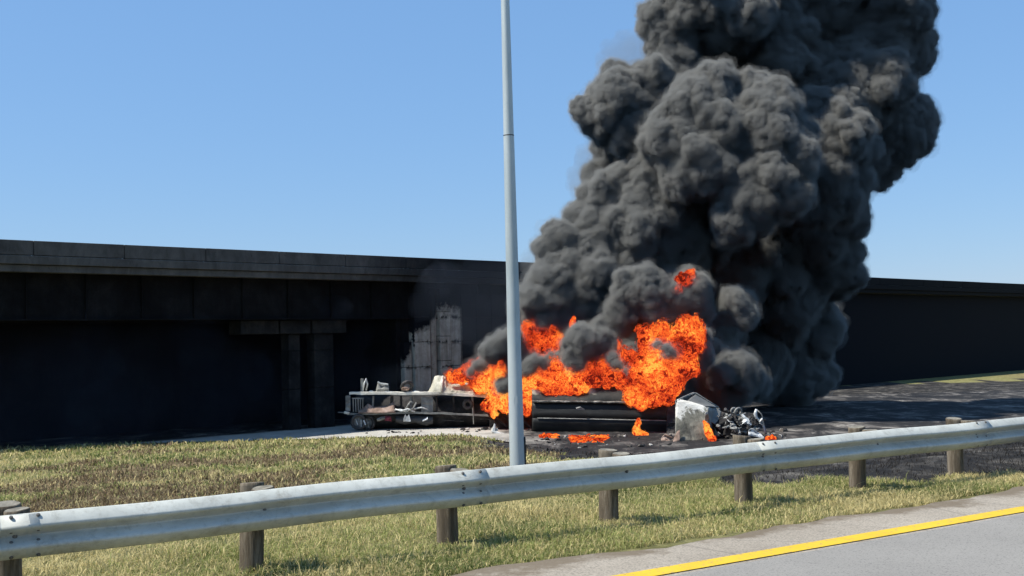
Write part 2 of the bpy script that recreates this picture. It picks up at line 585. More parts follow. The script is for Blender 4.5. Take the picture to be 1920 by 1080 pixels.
# retaining wall of precast panels, clean patch where the smoke did not reach
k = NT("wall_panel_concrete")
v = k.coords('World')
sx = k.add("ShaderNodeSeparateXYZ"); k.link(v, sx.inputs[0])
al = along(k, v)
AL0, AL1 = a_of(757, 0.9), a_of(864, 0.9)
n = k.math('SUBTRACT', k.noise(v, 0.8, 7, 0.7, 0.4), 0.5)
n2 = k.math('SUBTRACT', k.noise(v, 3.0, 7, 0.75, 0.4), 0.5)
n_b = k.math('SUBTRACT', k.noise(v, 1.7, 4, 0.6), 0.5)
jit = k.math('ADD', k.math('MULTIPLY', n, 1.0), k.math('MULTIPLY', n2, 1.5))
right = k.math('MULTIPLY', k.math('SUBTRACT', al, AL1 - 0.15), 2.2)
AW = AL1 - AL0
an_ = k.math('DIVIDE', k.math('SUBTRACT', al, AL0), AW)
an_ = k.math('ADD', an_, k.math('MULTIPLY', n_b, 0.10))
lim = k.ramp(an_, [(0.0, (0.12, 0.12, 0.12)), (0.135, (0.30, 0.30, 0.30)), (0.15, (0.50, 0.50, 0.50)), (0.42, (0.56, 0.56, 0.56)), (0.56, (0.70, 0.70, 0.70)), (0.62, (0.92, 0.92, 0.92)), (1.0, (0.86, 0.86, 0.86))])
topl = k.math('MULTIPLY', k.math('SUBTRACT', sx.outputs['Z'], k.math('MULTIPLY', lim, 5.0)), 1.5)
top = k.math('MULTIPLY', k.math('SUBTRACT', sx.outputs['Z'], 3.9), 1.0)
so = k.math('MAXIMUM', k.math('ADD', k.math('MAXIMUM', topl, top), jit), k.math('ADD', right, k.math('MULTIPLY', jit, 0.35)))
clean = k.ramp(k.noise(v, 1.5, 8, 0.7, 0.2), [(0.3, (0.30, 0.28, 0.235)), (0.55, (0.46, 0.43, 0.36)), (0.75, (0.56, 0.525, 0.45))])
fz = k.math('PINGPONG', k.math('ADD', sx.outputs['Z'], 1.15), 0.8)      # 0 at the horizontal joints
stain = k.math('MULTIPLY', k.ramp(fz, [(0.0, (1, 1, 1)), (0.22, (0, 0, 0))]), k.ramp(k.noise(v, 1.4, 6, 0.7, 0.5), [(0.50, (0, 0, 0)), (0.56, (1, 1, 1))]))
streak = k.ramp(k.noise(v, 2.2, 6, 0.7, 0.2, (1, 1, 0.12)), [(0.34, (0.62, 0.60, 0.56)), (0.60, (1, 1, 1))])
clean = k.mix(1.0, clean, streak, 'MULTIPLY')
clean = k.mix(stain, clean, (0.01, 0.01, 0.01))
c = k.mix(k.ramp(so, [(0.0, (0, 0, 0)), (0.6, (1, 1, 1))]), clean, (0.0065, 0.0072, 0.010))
k.set(c, 0.92, 0, 0.15)
k.bump(k.noise(v, 16, 6, 0.75), 0.4, 0.02)
M_PANEL = k.m
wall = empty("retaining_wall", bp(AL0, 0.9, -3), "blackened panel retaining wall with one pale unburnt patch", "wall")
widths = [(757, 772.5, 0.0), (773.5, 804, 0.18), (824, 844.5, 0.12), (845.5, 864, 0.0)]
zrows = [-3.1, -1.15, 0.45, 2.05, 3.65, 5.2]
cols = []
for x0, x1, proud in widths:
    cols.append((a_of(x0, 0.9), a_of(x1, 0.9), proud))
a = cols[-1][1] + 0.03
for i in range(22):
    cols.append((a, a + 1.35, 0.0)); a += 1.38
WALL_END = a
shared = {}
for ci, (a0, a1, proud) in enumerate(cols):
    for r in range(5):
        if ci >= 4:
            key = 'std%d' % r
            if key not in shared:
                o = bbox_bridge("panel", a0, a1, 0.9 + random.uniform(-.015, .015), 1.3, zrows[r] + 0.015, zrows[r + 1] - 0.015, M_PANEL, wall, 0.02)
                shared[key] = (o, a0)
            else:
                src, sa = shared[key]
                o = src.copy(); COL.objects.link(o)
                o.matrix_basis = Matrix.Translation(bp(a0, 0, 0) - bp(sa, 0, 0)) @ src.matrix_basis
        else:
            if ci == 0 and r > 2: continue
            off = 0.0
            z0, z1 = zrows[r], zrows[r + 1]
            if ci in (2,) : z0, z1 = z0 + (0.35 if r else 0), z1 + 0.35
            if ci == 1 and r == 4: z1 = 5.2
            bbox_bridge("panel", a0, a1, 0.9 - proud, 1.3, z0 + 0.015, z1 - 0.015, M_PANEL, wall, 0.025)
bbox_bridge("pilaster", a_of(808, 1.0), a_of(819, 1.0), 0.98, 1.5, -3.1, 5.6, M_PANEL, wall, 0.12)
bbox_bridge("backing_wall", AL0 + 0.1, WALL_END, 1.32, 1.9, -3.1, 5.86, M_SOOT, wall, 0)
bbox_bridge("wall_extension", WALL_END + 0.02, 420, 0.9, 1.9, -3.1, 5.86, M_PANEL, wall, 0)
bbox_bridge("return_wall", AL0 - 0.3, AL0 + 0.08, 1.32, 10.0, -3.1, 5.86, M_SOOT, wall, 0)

# ------------------------------------------------------------------ light pole
M_POLE = mottled("galvanised_pole", (0.33, 0.38, 0.385), (0.46, 0.51, 0.51), 1.2, 0.5, 0.35, 0.08, stretch=(1, 1, 0.25), c2=(0.55, 0.59, 0.59), bdist=0.01)
pb = W(970, 872, 19.0)
gz = float(terrain_z(pb.x, pb.y))
pole = empty("light_pole", (pb.x, pb.y, gz), "tall tapered grey steel light pole standing behind the guardrail", "light pole")
m = MB()
top_z = gz + 12.5
def pr(z):   # radius by height
    y_px = 645 - (z - 1.77) * F / 19.0
    return (15.3 - (870 - y_px) * 0.0070) * 19.0 / F * 0.92
zs = [gz - 0.1, 0.5, 3.0]
zj = W(951, 254, 19.0).z
m.tube([(pb.x, pb.y, z) for z in (gz, 1.0, 3.0, zj)], [pr(z) for z in (gz, 1.0, 3.0, zj)], 24, False)
obj("shaft", m, M_POLE, pole, True)
m = MB(); m.tube([(pb.x, pb.y, z) for z in (zj + 0.006, 8, 10, top_z)], [pr(z) * 0.965 for z in (zj, 8, 10, top_z)], 24, False)
obj("upper_shaft", m, M_POLE, pole, True)
M_DARKSTEEL = mottled("dark_steel", (0.02, 0.022, 0.025), (0.06, 0.062, 0.065), 3, 0.6, 0.6, 0.2)
m = MB(); m.tube([(pb.x, pb.y, zj - 0.012), (pb.x, pb.y, zj + 0.005)], pr(zj) * 1.012, 24)
obj("joint_collar", m, M_DARKSTEEL, pole, True)
hb = W(985, 842, 19.05)
m = MB(); m.box((pb.x + pr(gz) * 1.0, pb.y + 0.04, W(985, 845, 19).z), (0.045, 0.12, 0.46))
obj("handhole_cover", m, M_DARKSTEEL, pole, bevel=0.008)
m = MB(); m.box((pb.x - 0.0, pb.y - pr(2) * 1.0, W(965, 750, 19).z), (0.07, 0.012, 0.12))
obj("number_plate", m, M_POLE, pole, bevel=0.004)
m = MB(); m.box((pb.x, pb.y, gz + 0.02), (0.42, 0.42, 0.05)); obj("base_flange", m, M_DARKSTEEL, pole, bevel=0.01)
for sx_ in (-1, 1):
    for sy_ in (-1, 1):
        m = MB(); m.tube([(pb.x + sx_ * 0.17, pb.y + sy_ * 0.17, gz), (pb.x + sx_ * 0.17, pb.y + sy_ * 0.17, gz + 0.12)], 0.018, 6)
        obj("anchor_bolt", m, M_DARKSTEEL, pole)
m = MB(); m.tube([(pb.x, pb.y, top_z - 0.4), (pb.x + 0.5, pb.y - 0.75, top_z + 0.35), (pb.x + 1.3, pb.y - 2.0, top_z + 0.6)], 0.05, 10)
obj("arm", m, M_POLE, pole, True)
m = MB(); m.box((pb.x + 1.5, pb.y - 2.35, top_z + 0.6), (0.35, 0.8, 0.14), (0, 0, 0.57)); obj("lamp_head", m, M_POLE, pole, bevel=0.04)

# ------------------------------------------------------------------ guardrail
k = NT("galvanised_rail")
v = k.coords('Object')
n = k.noise(v, 1.3, 8, 0.7, 0.2)
c = k.ramp(n, [(0.3, (0.36, 0.365, 0.325)), (0.55, (0.50, 0.51, 0.455)), (0.75, (0.61, 0.615, 0.555))])
c = k.mix(k.ramp(k.noise(v, 3.5, 8, 0.8, 0.6, (1, 1, 2)), [(0.55, (0, 0, 0)), (0.70, (0.6, 0.6, 0.6))]), c, (0.24, 0.215, 0.17))
c = k.mix(0.6, c, k.ramp(k.noise(v, 14, 6, 0.8, 0.3, (1, 1, 0.4)), [(0.30, (0.55, 0.53, 0.5)), (0.5, (1, 1, 1))]), 'MULTIPLY')
k.set(c, k.ramp(n, [(0.3, (0.45, 0.45, 0.45)), (0.7, (0.6, 0.6, 0.6))]), 0.0, 0.3)
k.bump(k.noise(v, 30, 5, 0.7), 0.06, 0.01)
M_RAIL = k.m
k = NT("weathered_post_wood")
v = k.coords('Object')
c = k.ramp(k.noise(v, 5, 8, 0.75, 0.4, (3, 3, 0.35)), [(0.28, (0.035, 0.028, 0.02)), (0.5, (0.13, 0.105, 0.075)), (0.72, (0.30, 0.26, 0.20))])
k.set(c, 0.92, 0, 0.15)
k.bump(k.noise(v, 9, 8, 0.8, 0.3, (3, 3, 0.25)), 0.9, 0.02)
M_WOOD = k.m
M_ENDGRAIN = mottled("post_end_grain", (0.10, 0.09, 0.07), (0.27, 0.25, 0.20), 9, 0.95, 0, 0.6)
M_BOLT = mottled("rusty_bolt", (0.05, 0.045, 0.04), (0.22, 0.21, 0.19), 8, 0.6, 0.5, 0.1)

RAIL_Z = 0.50
prof = [(0.006, .148), (0.014, .156), (0.030, .152), (0.066, .112), (0.090, .086), (0.096, .074), (0.092, .062), (0.074, .048), (0.018, .016), (0.006, .006), (0.003, 0.0)]
prof = prof + [(d, -z) for d, z in prof[-2::-1]]
rail = empty("guardrail", rail_pt(0, 0.2), "galvanised W-beam guardrail on round wooden posts beside the road", "guardrail")
SP = 1.845
FACE = 0.30    # distance of the rail's back from the post line
post_s = [-SP * 4 + SP * i - 0.01 for i in range(26)]
splice = []
ns_ = 16
for pi_ in range(-5, 22, 2):
    s0 = pi_ * SP + 0.05        # splices at every second post: posts 2, 4 of the picture
    s1 = s0 + 2 * SP
    s0e, s1e = s0 - 0.16, s1 + 0.16
    rows = []
    lift = 0.004 if (pi_ // 2) % 2 else 0.0
    for i in range(ns_ + 1):
        s = s0e + (s1e - s0e) * i / ns_
        wz = 0.006 * math.sin(s * 1.1 + 0.5) + 0.004 * math.sin(s * 2.7)
        wt = 0.007 * math.sin(s * 0.8 + 2) + 0.022 * (float(fbm(np.array([[s, 3.0, 0.0]]), 0.9, 3, 70)[0]) - 0.5)
        e = 0.0035 if i >= ns_ - 1 else 0.0
        rows.append([rail_pt(s, FACE + d + wt + e + lift, RAIL_Z + z + wz) for d, z in prof])
    pn = obj("rail_panel", MB().grid(rows), M_RAIL, rail, True, solid=0.003)
    splice.append(s0)
def bolt_mesh(r=0.014, h=0.014):
    m = MB()
    m.tube([(0, 0, 0), (0, 0, h * 0.6), (0, 0, h)], [r, r, r * 0.55], 8)
    return m.mesh("bolt")
BM = bolt_mesh(); BM.materials.append(M_BOLT)
def add_bolt(s, t, z, tilt=0.0, parent=rail, sc=1.0):
    o = bpy.data.objects.new("bolt", BM); COL.objects.link(o)
    nv = Vector((N[0], N[1], 0)) * math.cos(tilt) + Vector((0, 0, 1)) * math.sin(tilt)
    o.parent = parent
    o.matrix_parent_inverse = Matrix.Translation(-Vector(parent.location))
    o.matrix_basis = Matrix.Translation(rail_pt(s, t, z)) @ nv.to_track_quat('Z', 'Y').to_matrix().to_4x4() @ Matrix.Scale(sc, 4)
for s0 in splice:
    if s0 < -7 or s0 > 30: continue
    for ds in (-0.09, 0.09):
        add_bolt(s0 + ds, FACE + 0.052, RAIL_Z + 0.138, 0.85)
        add_bolt(s0 + ds, FACE + 0.050, RAIL_Z + 0.040, -0.6)
        add_bolt(s0 + ds, FACE + 0.050, RAIL_Z - 0.040, 0.6)
        add_bolt(s0 + ds, FACE + 0.052, RAIL_Z - 0.138, -0.85)

def log_mesh(name, r, z0, z1, seed, n=20):
    rnd = random.Random(seed)
    ph = [rnd.uniform(0, 6.28) for _ in range(4)]
    m = MB()
    rings = [z0, z0 + (z1 - z0) * 0.3, z0 + (z1 - z0) * 0.6, z1 - 0.03, z1 - 0.006, z1]
    tilt = rnd.uniform(-0.12, 0.12); tdir = rnd.uniform(0, 6.28)
    vs = []
    for i, z in enumerate(rings):
        for q in range(n):
            an = 2 * math.pi * q / n
            rr = r * (1 + 0.03 * math.sin(3 * an + ph[0]) + 0.02 * math.sin(5 * an + ph[1]) + 0.015 * math.sin(9 * an + ph[2] + z * 4))
            if i == len(rings) - 1: rr *= 0.93
            x, y = rr * math.cos(an), rr * math.sin(an)
            zz = z + (tilt * (x * math.cos(tdir) + y * math.sin(tdir)) if i >= 3 else 0)
            vs.append((x, y, zz))
    fs = [(i * n + q, i * n + (q + 1) % n, (i + 1) * n + (q + 1) % n, (i + 1) * n + q) for i in range(len(rings) - 1) for q in range(n)]
    o_ = len(vs)
    vs.append((0, 0, z1 - 0.012))
    caps = [((len(rings) - 1) * n + q, (len(rings) - 1) * n + (q + 1) % n, o_) for q in range(n)]
    m.add(vs, fs + caps)
    me_ = m.mesh(name)
    me_.materials.append(M_WOOD); me_.materials.append(M_ENDGRAIN)
    for p in me_.polygons:
        p.use_smooth = p.index < len(fs)
        p.material_index = 0 if p.index < len(fs) else 1
    return me_
for i, s in enumerate(post_s):
    jz = random.uniform(-0.015, 0.02)
    o = bpy.data.objects.new("post", log_mesh("post", 0.098, -0.25, 0.69 + jz, 50 + i)); COL.objects.link(o)
    o.parent = rail; o.matrix_parent_inverse = Matrix.Translation(-Vector(rail.location))
    o.location = rail_pt(s, 0.0); o.rotation_euler = (random.uniform(-.02, .02), random.uniform(-.02, .02), random.uniform(0, 6))
    o = bpy.data.objects.new("spacer_block", log_mesh("spacer_block", 0.088, 0.345, 0.665 + jz, 90 + i)); COL.objects.link(o)
    o.parent = rail; o.matrix_parent_inverse = Matrix.Translation(-Vector(rail.location))
    o.location = rail_pt(s + 0.03, 0.195); o.rotation_euler = (0, 0, random.uniform(0, 6))
    if s < 30:
        add_bolt(s, FACE + 0.006, RAIL_Z, 0.0, sc=1.3)

exec_fire = True
# ------------------------------------------------------------------ wreck materials
M_ASH = mottled("ash_white_metal", (0.38, 0.355, 0.29), (0.62, 0.59, 0.50), 1.6, 0.85, 0, 0.5, c2=(0.78, 0.75, 0.66), bdist=0.04)
M_CHAR = mottled("charred_steel", (0.006, 0.006, 0.006), (0.022, 0.021, 0.020), 1.5, 0.75, 0.1, 0.5, c2=(0.06, 0.055, 0.05), bdist=0.04)
M_BLACK = mottled("black_tank_shell", (0.008, 0.0085, 0.009), (0.016, 0.017, 0.017), 0.8, 0.6, 0.1, 0.3, c2=(0.035, 0.036, 0.034), stretch=(0.4, 1, 2), bdist=0.04)
M_RUST = mottled("scorched_rusty_sheet", (0.10, 0.07, 0.05), (0.26, 0.18, 0.14), 1.8, 0.9, 0, 0.5, c2=(0.40, 0.31, 0.26), bdist=0.03)
M_GREYM = mottled("burnt_grey_metal", (0.10, 0.10, 0.095), (0.20, 0.20, 0.185), 1.3, 0.7, 0.1, 0.4, c2=(0.33, 0.33, 0.30), bdist=0.03)
M_BRIGHT = mottled("bare_aluminium_scrap", (0.28, 0.29, 0.28), (0.52, 0.53, 0.51), 4, 0.5, 0.3, 0.4, c2=(0.75, 0.76, 0.73), bdist=0.03)
M_WIRE = mottled("fire_bared_wire", (0.02, 0.02, 0.02), (0.09, 0.085, 0.08), 5, 0.7, 0.3, 0.3)

def jag(x, seed=0, sc=1.0, oc=4):
    return float(fbm(np.array([[x, seed * 7.3, 1.0]]), sc, oc, seed)[0]) - 0.5

def sheet(px_top, Yt, Yb, bottom, mid=None, n=40, rows=8, bulge=0.0, rough=0.05, seed=1):
    """sheet between a top outline and a bottom outline, both lists of (px, py); interpolates along px"""
    x0, x1 = px_top[0][0], px_top[-1][0]
    def itp(lst, x):
        for (xa, ya), (xb, yb) in zip(lst, lst[1:]):
            if x <= xb + 1e-6:
                return ya + (yb - ya) * (x - xa) / max(xb - xa, 1e-6)
        return lst[-1][1]
    out = []
    for r in range(rows + 1):
        u = r / rows
        row = []
        for i in range(n + 1):
            x = x0 + (x1 - x0) * i / n
            yt, yb = itp(px_top, x), itp(bottom, x)
            Yd = Yb + (Yt - Yb) * u - bulge * math.sin(math.pi * u)
            p = W(x, yb + (yt - yb) * u, Yd)
            p.y += rough * 2 * jag(p.x + 5 * u, seed, 1.7)
            p.z += rough * 0.6 * jag(p.x + 9 * u, seed + 3, 3.1)
            row.append(p)
        out.append(row)
    return MB().grid(out)

def pxtube(pts, r, n=8, wob=0.0, seed=0, sub=1):
    P = []
    for i, (x, y, d) in enumerate(pts):
        P.append(W(x, y, d))
    if sub > 1:
        Q = []
        for a_, b_ in zip(P, P[1:]):
            for q in range(sub):
                Q.append(a_.lerp(b_, q / sub))
        Q.append(P[-1]); P = Q
    if wob:
        for i, p in enumerate(P):
            p.z += wob * jag(p.x, seed, 2.0); p.y += wob * jag(p.x, seed + 5, 2.0)
    return MB().tube(P, r, n)

def beam(pts, h, d, wob=0.04, seed=0, sub=10):
    """bent rectangular beam following pixel points (px, py, Y); h height, d depth"""
    P = []
    for a_, b_ in zip(pts, pts[1:]):
        A_, B_ = W(*a_), W(*b_)
        for q in range(sub):
            P.append(A_.lerp(B_, q / sub))
    P.append(W(*pts[-1]))
    rows = []
    for p in P:
        w = wob * 2 * jag(p.x, seed, 1.4)
        hh = h * (1 + 0.6 * jag(p.x, seed + 2, 2.5))
        z = p.z + w
        rows.append([(p.x, p.y, z - hh / 2), (p.x, p.y, z + hh / 2), (p.x, p.y + d, z + hh / 2), (p.x, p.y + d, z - hh / 2), (p.x, p.y, z - hh / 2)])
    return MB().grid(rows)

def torus_mb(c, R, r, tilt=0.0, n=20, m_=8, yaw=0.0, squash=1.0):
    mb = MB(); vs = []
    Rm = Euler((tilt, 0, yaw)).to_matrix()
    for i in range(n):
        a_ = 2 * math.pi * i / n
        for j in range(m_):
            b_ = 2 * math.pi * j / m_
            rr = R + r * math.cos(b_)
            vs.append(Vector(c) + Rm @ Vector((rr * math.cos(a_), r * math.sin(b_) * squash, rr * math.sin(a_))))
    fs = [(i * m_ + j, ((i + 1) % n) * m_ + j, ((i + 1) % n) * m_ + (j + 1) % m_, i * m_ + (j + 1) % m_) for i in range(n) for j in range(m_)]
    return mb.add(vs, fs)

# ------------------------------------------------------------------ left trailer: underside towards us
YT = 64.5
tr = empty("overturned_trailer", W(780, 806, YT), "gutted trailer chassis lying on its side under the left flames", "trailer")
tr.location.z = -3
obj("upper_frame_rail", beam([(655, 738, YT), (700, 737, YT), (760, 738, YT), (820, 737, YT), (905, 742, YT), (918, 745, YT)], 0.16, 0.45, 0.035, 1), M_ASH, tr, bevel=0.02)
obj("lower_frame_rail", beam([(650, 777, YT), (700, 776, YT), (760, 774, YT), (820, 775, YT), (905, 779, YT), (985, 780, YT)], 0.10, 0.30, 0.05, 2), M_GREYM, tr)
# shell of the tank behind the rails
rows = []
for i in range(41):
    px = 664 + (1000 - 664) * i / 40
    c0, c1 = W(px, 742, YT + 0.6), W(px, 807, YT + 0.6)
    row = []
    for j in range(13):
        th = math.pi * j / 12
        zc, R_ = (c0.z + c1.z) / 2, (c0.z - c1.z) / 2
        dent = 1 + 0.10 * jag(c0.x + j * 0.7, 4, 1.2)
        row.append((c0.x, c0.y + 1.1 - 1.05 * math.sin(th) * dent, zc + R_ * math.cos(th)))
    rows.append(row)
obj("tank_shell", MB().grid(rows), M_CHAR, tr, True, solid=0.03)
obj("end_plate", sheet([(648, 742), (657, 741)], YT, YT, [(648, 770), (657, 771)], n=4, rows=6, rough=0.1), M_GREYM, tr, solid=0.04)
m = beam([(660, 747, YT + 0.1), (682, 747, YT + 0.1)], 0.07, 0.1, 0.0, 3, 2); obj("grille_header", m, M_GREYM, tr)
for i in range(5):
    x = 662 + i * 4.6
    obj("grille_bar", beam([(x, 749, YT + 0.1), (x + 0.5, 770, YT + 0.1)], 0.04, 0.06, 0, i, 2) if False else pxtube([(x, 748, YT + .12), (x + random.uniform(-.6, .8), 772, YT + .12)], 0.032, 6), M_GREYM, tr)
obj("drooping_sheet", sheet([(672, 770), (683, 763), (690, 757), (700, 763), (715, 762), (728, 760), (738, 752), (741, 768)], YT + 0.25, YT - 0.15, [(672, 775), (741, 774)], n=40, rows=5, rough=0.12, seed=6), M_RUST, tr, True, solid=0.03)
obj("cross_panel", sheet([(790, 745), (812, 745)], YT + 0.2, YT + 0.2, [(790, 772), (812, 773)], n=10, rows=6, rough=0.06, seed=8), M_GREYM, tr, solid=0.03)
obj("lower_panel", sheet([(742, 780), (812, 780)], YT + 0.35, YT + 0.25, [(742, 792), (760, 796), (778, 792), (785, 795), (800, 798), (812, 794)], n=30, rows=5, bulge=0.2, rough=0.05, seed=9), mottled("sooty_panel", (0.03, 0.03, 0.03), (0.07, 0.07, 0.068), 1.2, 0.8, 0, 0.3), tr, True, solid=0.03)
obj("red_scrap", sheet([(722, 781), (732, 780), (734, 786)], YT + 0.1, YT, [(722, 789), (734, 790)], n=8, rows=4, rough=0.2, seed=11), mottled("scorched_red_paint", (0.10, 0.03, 0.035), (0.30, 0.05, 0.07), 6, 0.8), tr, solid=0.02)
obj("scrap_strip", sheet([(707, 785), (712, 783), (722, 780)], YT + 0.1, YT, [(707, 790), (722, 786)], n=8, rows=3, rough=0.2, seed=12), M_GREYM, tr, solid=0.02)
obj("hanging_scrap", sheet([(756, 787), (760, 777), (763, 782), (767, 777), (770, 789)], YT - 0.1, YT - 0.1, [(756, 790), (770, 790)], n=14, rows=4, rough=0.12, seed=13), M_BRIGHT, tr, solid=0.02)
obj("hanging_scrap", sheet([(792, 788), (802, 782)], YT - 0.05, YT - 0.05, [(792, 790), (802, 787)], n=8, rows=3, rough=0.1, seed=14), M_BRIGHT, tr, solid=0.02)
for q, pts in enumerate([[(738, 769), (750, 768), (760, 771), (775, 767), (790, 764), (803, 768)], [(758, 770), (765, 760), (770, 753), (776, 757)], [(741, 767), (752, 771), (764, 767), (778, 772)], [(765, 771), (775, 766), (781, 755)]]):
    obj("burnt_hose", pxtube([(x, y, YT - 0.05 * q) for x, y in pts], [0.035, 0.05, 0.06, 0.05, 0.04, 0.03][:len(pts)] if True else 0.04, 7), M_BRIGHT if q % 2 == 0 else M_GREYM, tr, True)
for q, x in enumerate((700, 735, 752, 771, 818, 850, 885)):
    obj("cross_member", pxtube([(x, 742, YT + .35), (x + random.uniform(-3, 3), 776, YT + .35)], random.choice((0.06, 0.09)), 6), M_CHAR if q % 3 else M_GREYM, tr)
obj("brake_hub", torus_mb(W(877, 758, YT + 0.2), 0.22, 0.10, 0.2), M_WIRE, tr, True)
obj("hanging_rod", pxtube([(886, 765, YT), (887.5, 780, YT), (888, 795, YT)], 0.03, 6), M_GREYM, tr)
for q, (x0, y0, x1, y1) in enumerate([(820, 770, 850, 776), (845, 779, 855, 784), (905, 775, 985, 774), (900, 786, 975, 787), (830, 788, 870, 790)]):
    obj("brace", pxtube([(x0, y0, YT + .1), (x1, y1, YT + .15)], 0.025, 6), M_WIRE, tr)
def wheel(name, px, py, Y, R, parent, yaw=0.0, mat=None, squash=1.6):
    c_ = W(px, py, Y)
    o = obj(name, torus_mb(c_, R * 0.8, R * 0.2, 0.0, yaw=yaw, squash=squash), mat or M_WIRE, parent, True)
    rows_ = []
    for j, (rr, dy) in enumerate(((0.02, 0.0), (R * .22, 0.0), (R * .25, 0.10), (R * .55, 0.13), (R * .66, 0.0))):
        rows_.append([Vector(c_) + Euler((0, 0, yaw)).to_matrix() @ Vector((rr * math.cos(a_), dy - 0.06, rr * math.sin(a_))) for a_ in [2 * math.pi * i / 16 for i in range(17)]])
    obj("rim", MB().grid(rows_), M_GREYM, o, True)
    return o
wheel("wheel", 672, 791, YT - 0.1, 0.46, tr, 0.15)
wheel("wheel", 690, 793, YT + 0.5, 0.45, tr, -0.2)
for q in range(6):
    x = 662 + q * 5
    obj("scrap_strip", pxtube([(x, 786 + random.uniform(-3, 3), YT - .15), (x + random.uniform(-3, 6), 801 + random.uniform(-5, 3), YT - .2)], random.uniform(0.02, 0.05), 6), random.choice((M_BRIGHT, M_GREYM)), tr)
# on top of the upper rail
obj("upright_stub", beam([(679, 711, YT + 0.3), (679.01, 735, YT + 0.3)], 0.16, 0.15, 0, 1, 2) if False else MB().box(W(679, 723, YT + .3), (0.16, 0.14, 0.80)), M_GREYM, tr, bevel=0.01)
obj("torn_bracket", pxtube([(680, 733, YT + .2), (683, 719, YT + .2), (686, 711, YT + .2), (689, 720, YT + .25), (686, 732, YT + .3)], [0.04, 0.06, 0.09, 0.05, 0.05], 7), M_BRIGHT, tr, True)
obj("torn_bracket", sheet([(706, 730), (709, 716), (716, 721), (727, 719), (729, 724)], YT + 0.5, YT + 0.2, [(706, 735), (729, 733)], n=20, rows=4, rough=0.25, seed=17), M_GREYM, tr, solid=0.04)
obj("torn_bracket", pxtube([(708, 716, YT + .3), (713, 719, YT + .3), (728, 721, YT + .3)], 0.05, 6), M_BRIGHT, tr)
o = obj("wheel_hub", torus_mb(W(763, 724, YT + .4), 0.28, 0.11, 0.5, yaw=0.3), M_WIRE, tr, True)
obj("hub_cap", torus_mb(W(760, 729, YT + .1), 0.17, 0.06, 1.2), M_RUST, o, True)
for q, (x0, x1) in enumerate(((690, 702), (708, 742), (770, 790))):
    obj("ash_heap", sheet([(x0, 736), ((x0 + x1) / 2 - 2, 732), ((x0 + x1) / 2 + 3, 733), (x1, 736)], YT + 0.4, YT + 0.02, [(x0, 738), (x1, 738)], n=14, rows=4, rough=0.06, seed=20 + q), M_ASH, tr, True, solid=0.03)
obj("torn_shell_top", sheet([(803, 735), (810, 722), (815, 706), (822, 705), (835, 706), (838, 714), (846, 720), (858, 721), (870, 718), (880, 718), (890, 721), (900, 729), (916, 740)], YT + 1.3, YT + 0.02, [(803, 738), (860, 739), (916, 743)], n=70, rows=8, bulge=0.30, rough=0.22, seed=31), mottled('stained_ash_shell', (0.13, 0.125, 0.095), (0.40, 0.38, 0.30), 0.9, 0.85, 0, 0.6, c2=(0.62, 0.59, 0.49), stretch=(2.2, 1, 0.7), coord='World', bdist=0.08), tr, True, solid=0.03)
obj("shell_fold", pxtube([(828, 735, YT - 0.02), (828, 722, YT + 0.15), (830, 706, YT + 0.95)], [0.05, 0.09, 0.07], 8), M_ASH, tr, True)
obj("bent_rod", pxtube([(634, 773, YT), (650, 774, YT), (662, 775, YT)], 0.025, 5), M_GREYM, tr)
obj("rail_end", MB().box(W(650, 774, YT - .05), (0.30, 0.2, 0.14), (0, 0.2, 0)), M_ASH, tr, bevel=0.03)

# ------------------------------------------------------------------ middle tank, split open along the top
TK = empty("burning_tank", W(1088, 816, 59.5), "black split open tank with ash pale rim in front of the flames", "tank")
TK.location.z = -3
def Yk(px): return 60.6 - (px - 998) * 0.0095
top = [(998, 731), (1002, 727), (1012, 731), (1025, 739), (1040, 737), (1055, 734), (1070, 737), (1085, 739), (1100, 736), (1108, 724), (1125, 720), (1150, 722), (1175, 721), (1240, 728), (1310, 760)]
def itp(lst, x):
    for (xa, ya), (xb, yb) in zip(lst, lst[1:]):
        if x <= xb + 1e-6:
            return ya + (yb - ya) * (x - xa) / max(xb - xa, 1e-6)
    return lst[-1][1]
def tank_part(name, levels, x0, x1, mat, n=60, rough=0.03, seed=3, solid=0.03):
    rows = []
    for (f_, dY) in levels:
        row = []
        for i in range(n + 1):
            x = x0 + (x1 - x0) * i / n
            y = f_(x)
            p = W(x, y, Yk(x) + dY)
            p.y += rough * 2 * jag(p.x, seed, 0.9); p.z += rough * 0.5 * jag(p.x, seed + 1, 2.0)
            row.append(p)
        rows.append(row)
    return obj(name, MB().grid(rows), mat, TK, True, solid=solid)
ledge = lambda x: 752 + (x - 998) * 0.012
seam = lambda x: 784 + (x - 998) * 0.02
foot = lambda x: 816 + (x - 998) * 0.028
tank_part("lower_shell", [(foot, 0.75), (lambda x: foot(x) - 6, 0.42), (lambda x: foot(x) - 14, 0.12), (lambda x: seam(x) + 8, 0.0), (seam, -0.05)], 998, 1262, M_BLACK)
tank_part("middle_shell", [(lambda x: seam(x) - 0.6, -0.03), (lambda x: seam(x) - 12, 0.0), (lambda x: ledge(x) + 10, 0.05), (lambda x: ledge(x) + 2, 0.10)], 998, 1262, M_BLACK)
tank_part("seam_strip", [(lambda x: seam(x) + .9, -0.07), (lambda x: seam(x) - 1.1, -0.08)], 1008, 1250, M_GREYM, rough=0.01, solid=0.04)
tank_part("side_ledge", [(lambda x: ledge(x) + 2.2, -0.08), (lambda x: ledge(x), -0.14), (lambda x: ledge(x) - 1.0, 0.1)], 998, 1180, mottled("ledge_steel", (0.02, 0.02, 0.02), (0.07, 0.07, 0.065), 3, 0.8, 0, 0.4, c2=(0.45, 0.44, 0.40), stretch=(1, 1, 1)), rough=0.04, solid=0.05)
k = NT("scorched_upper_shell")
v = k.coords('World')
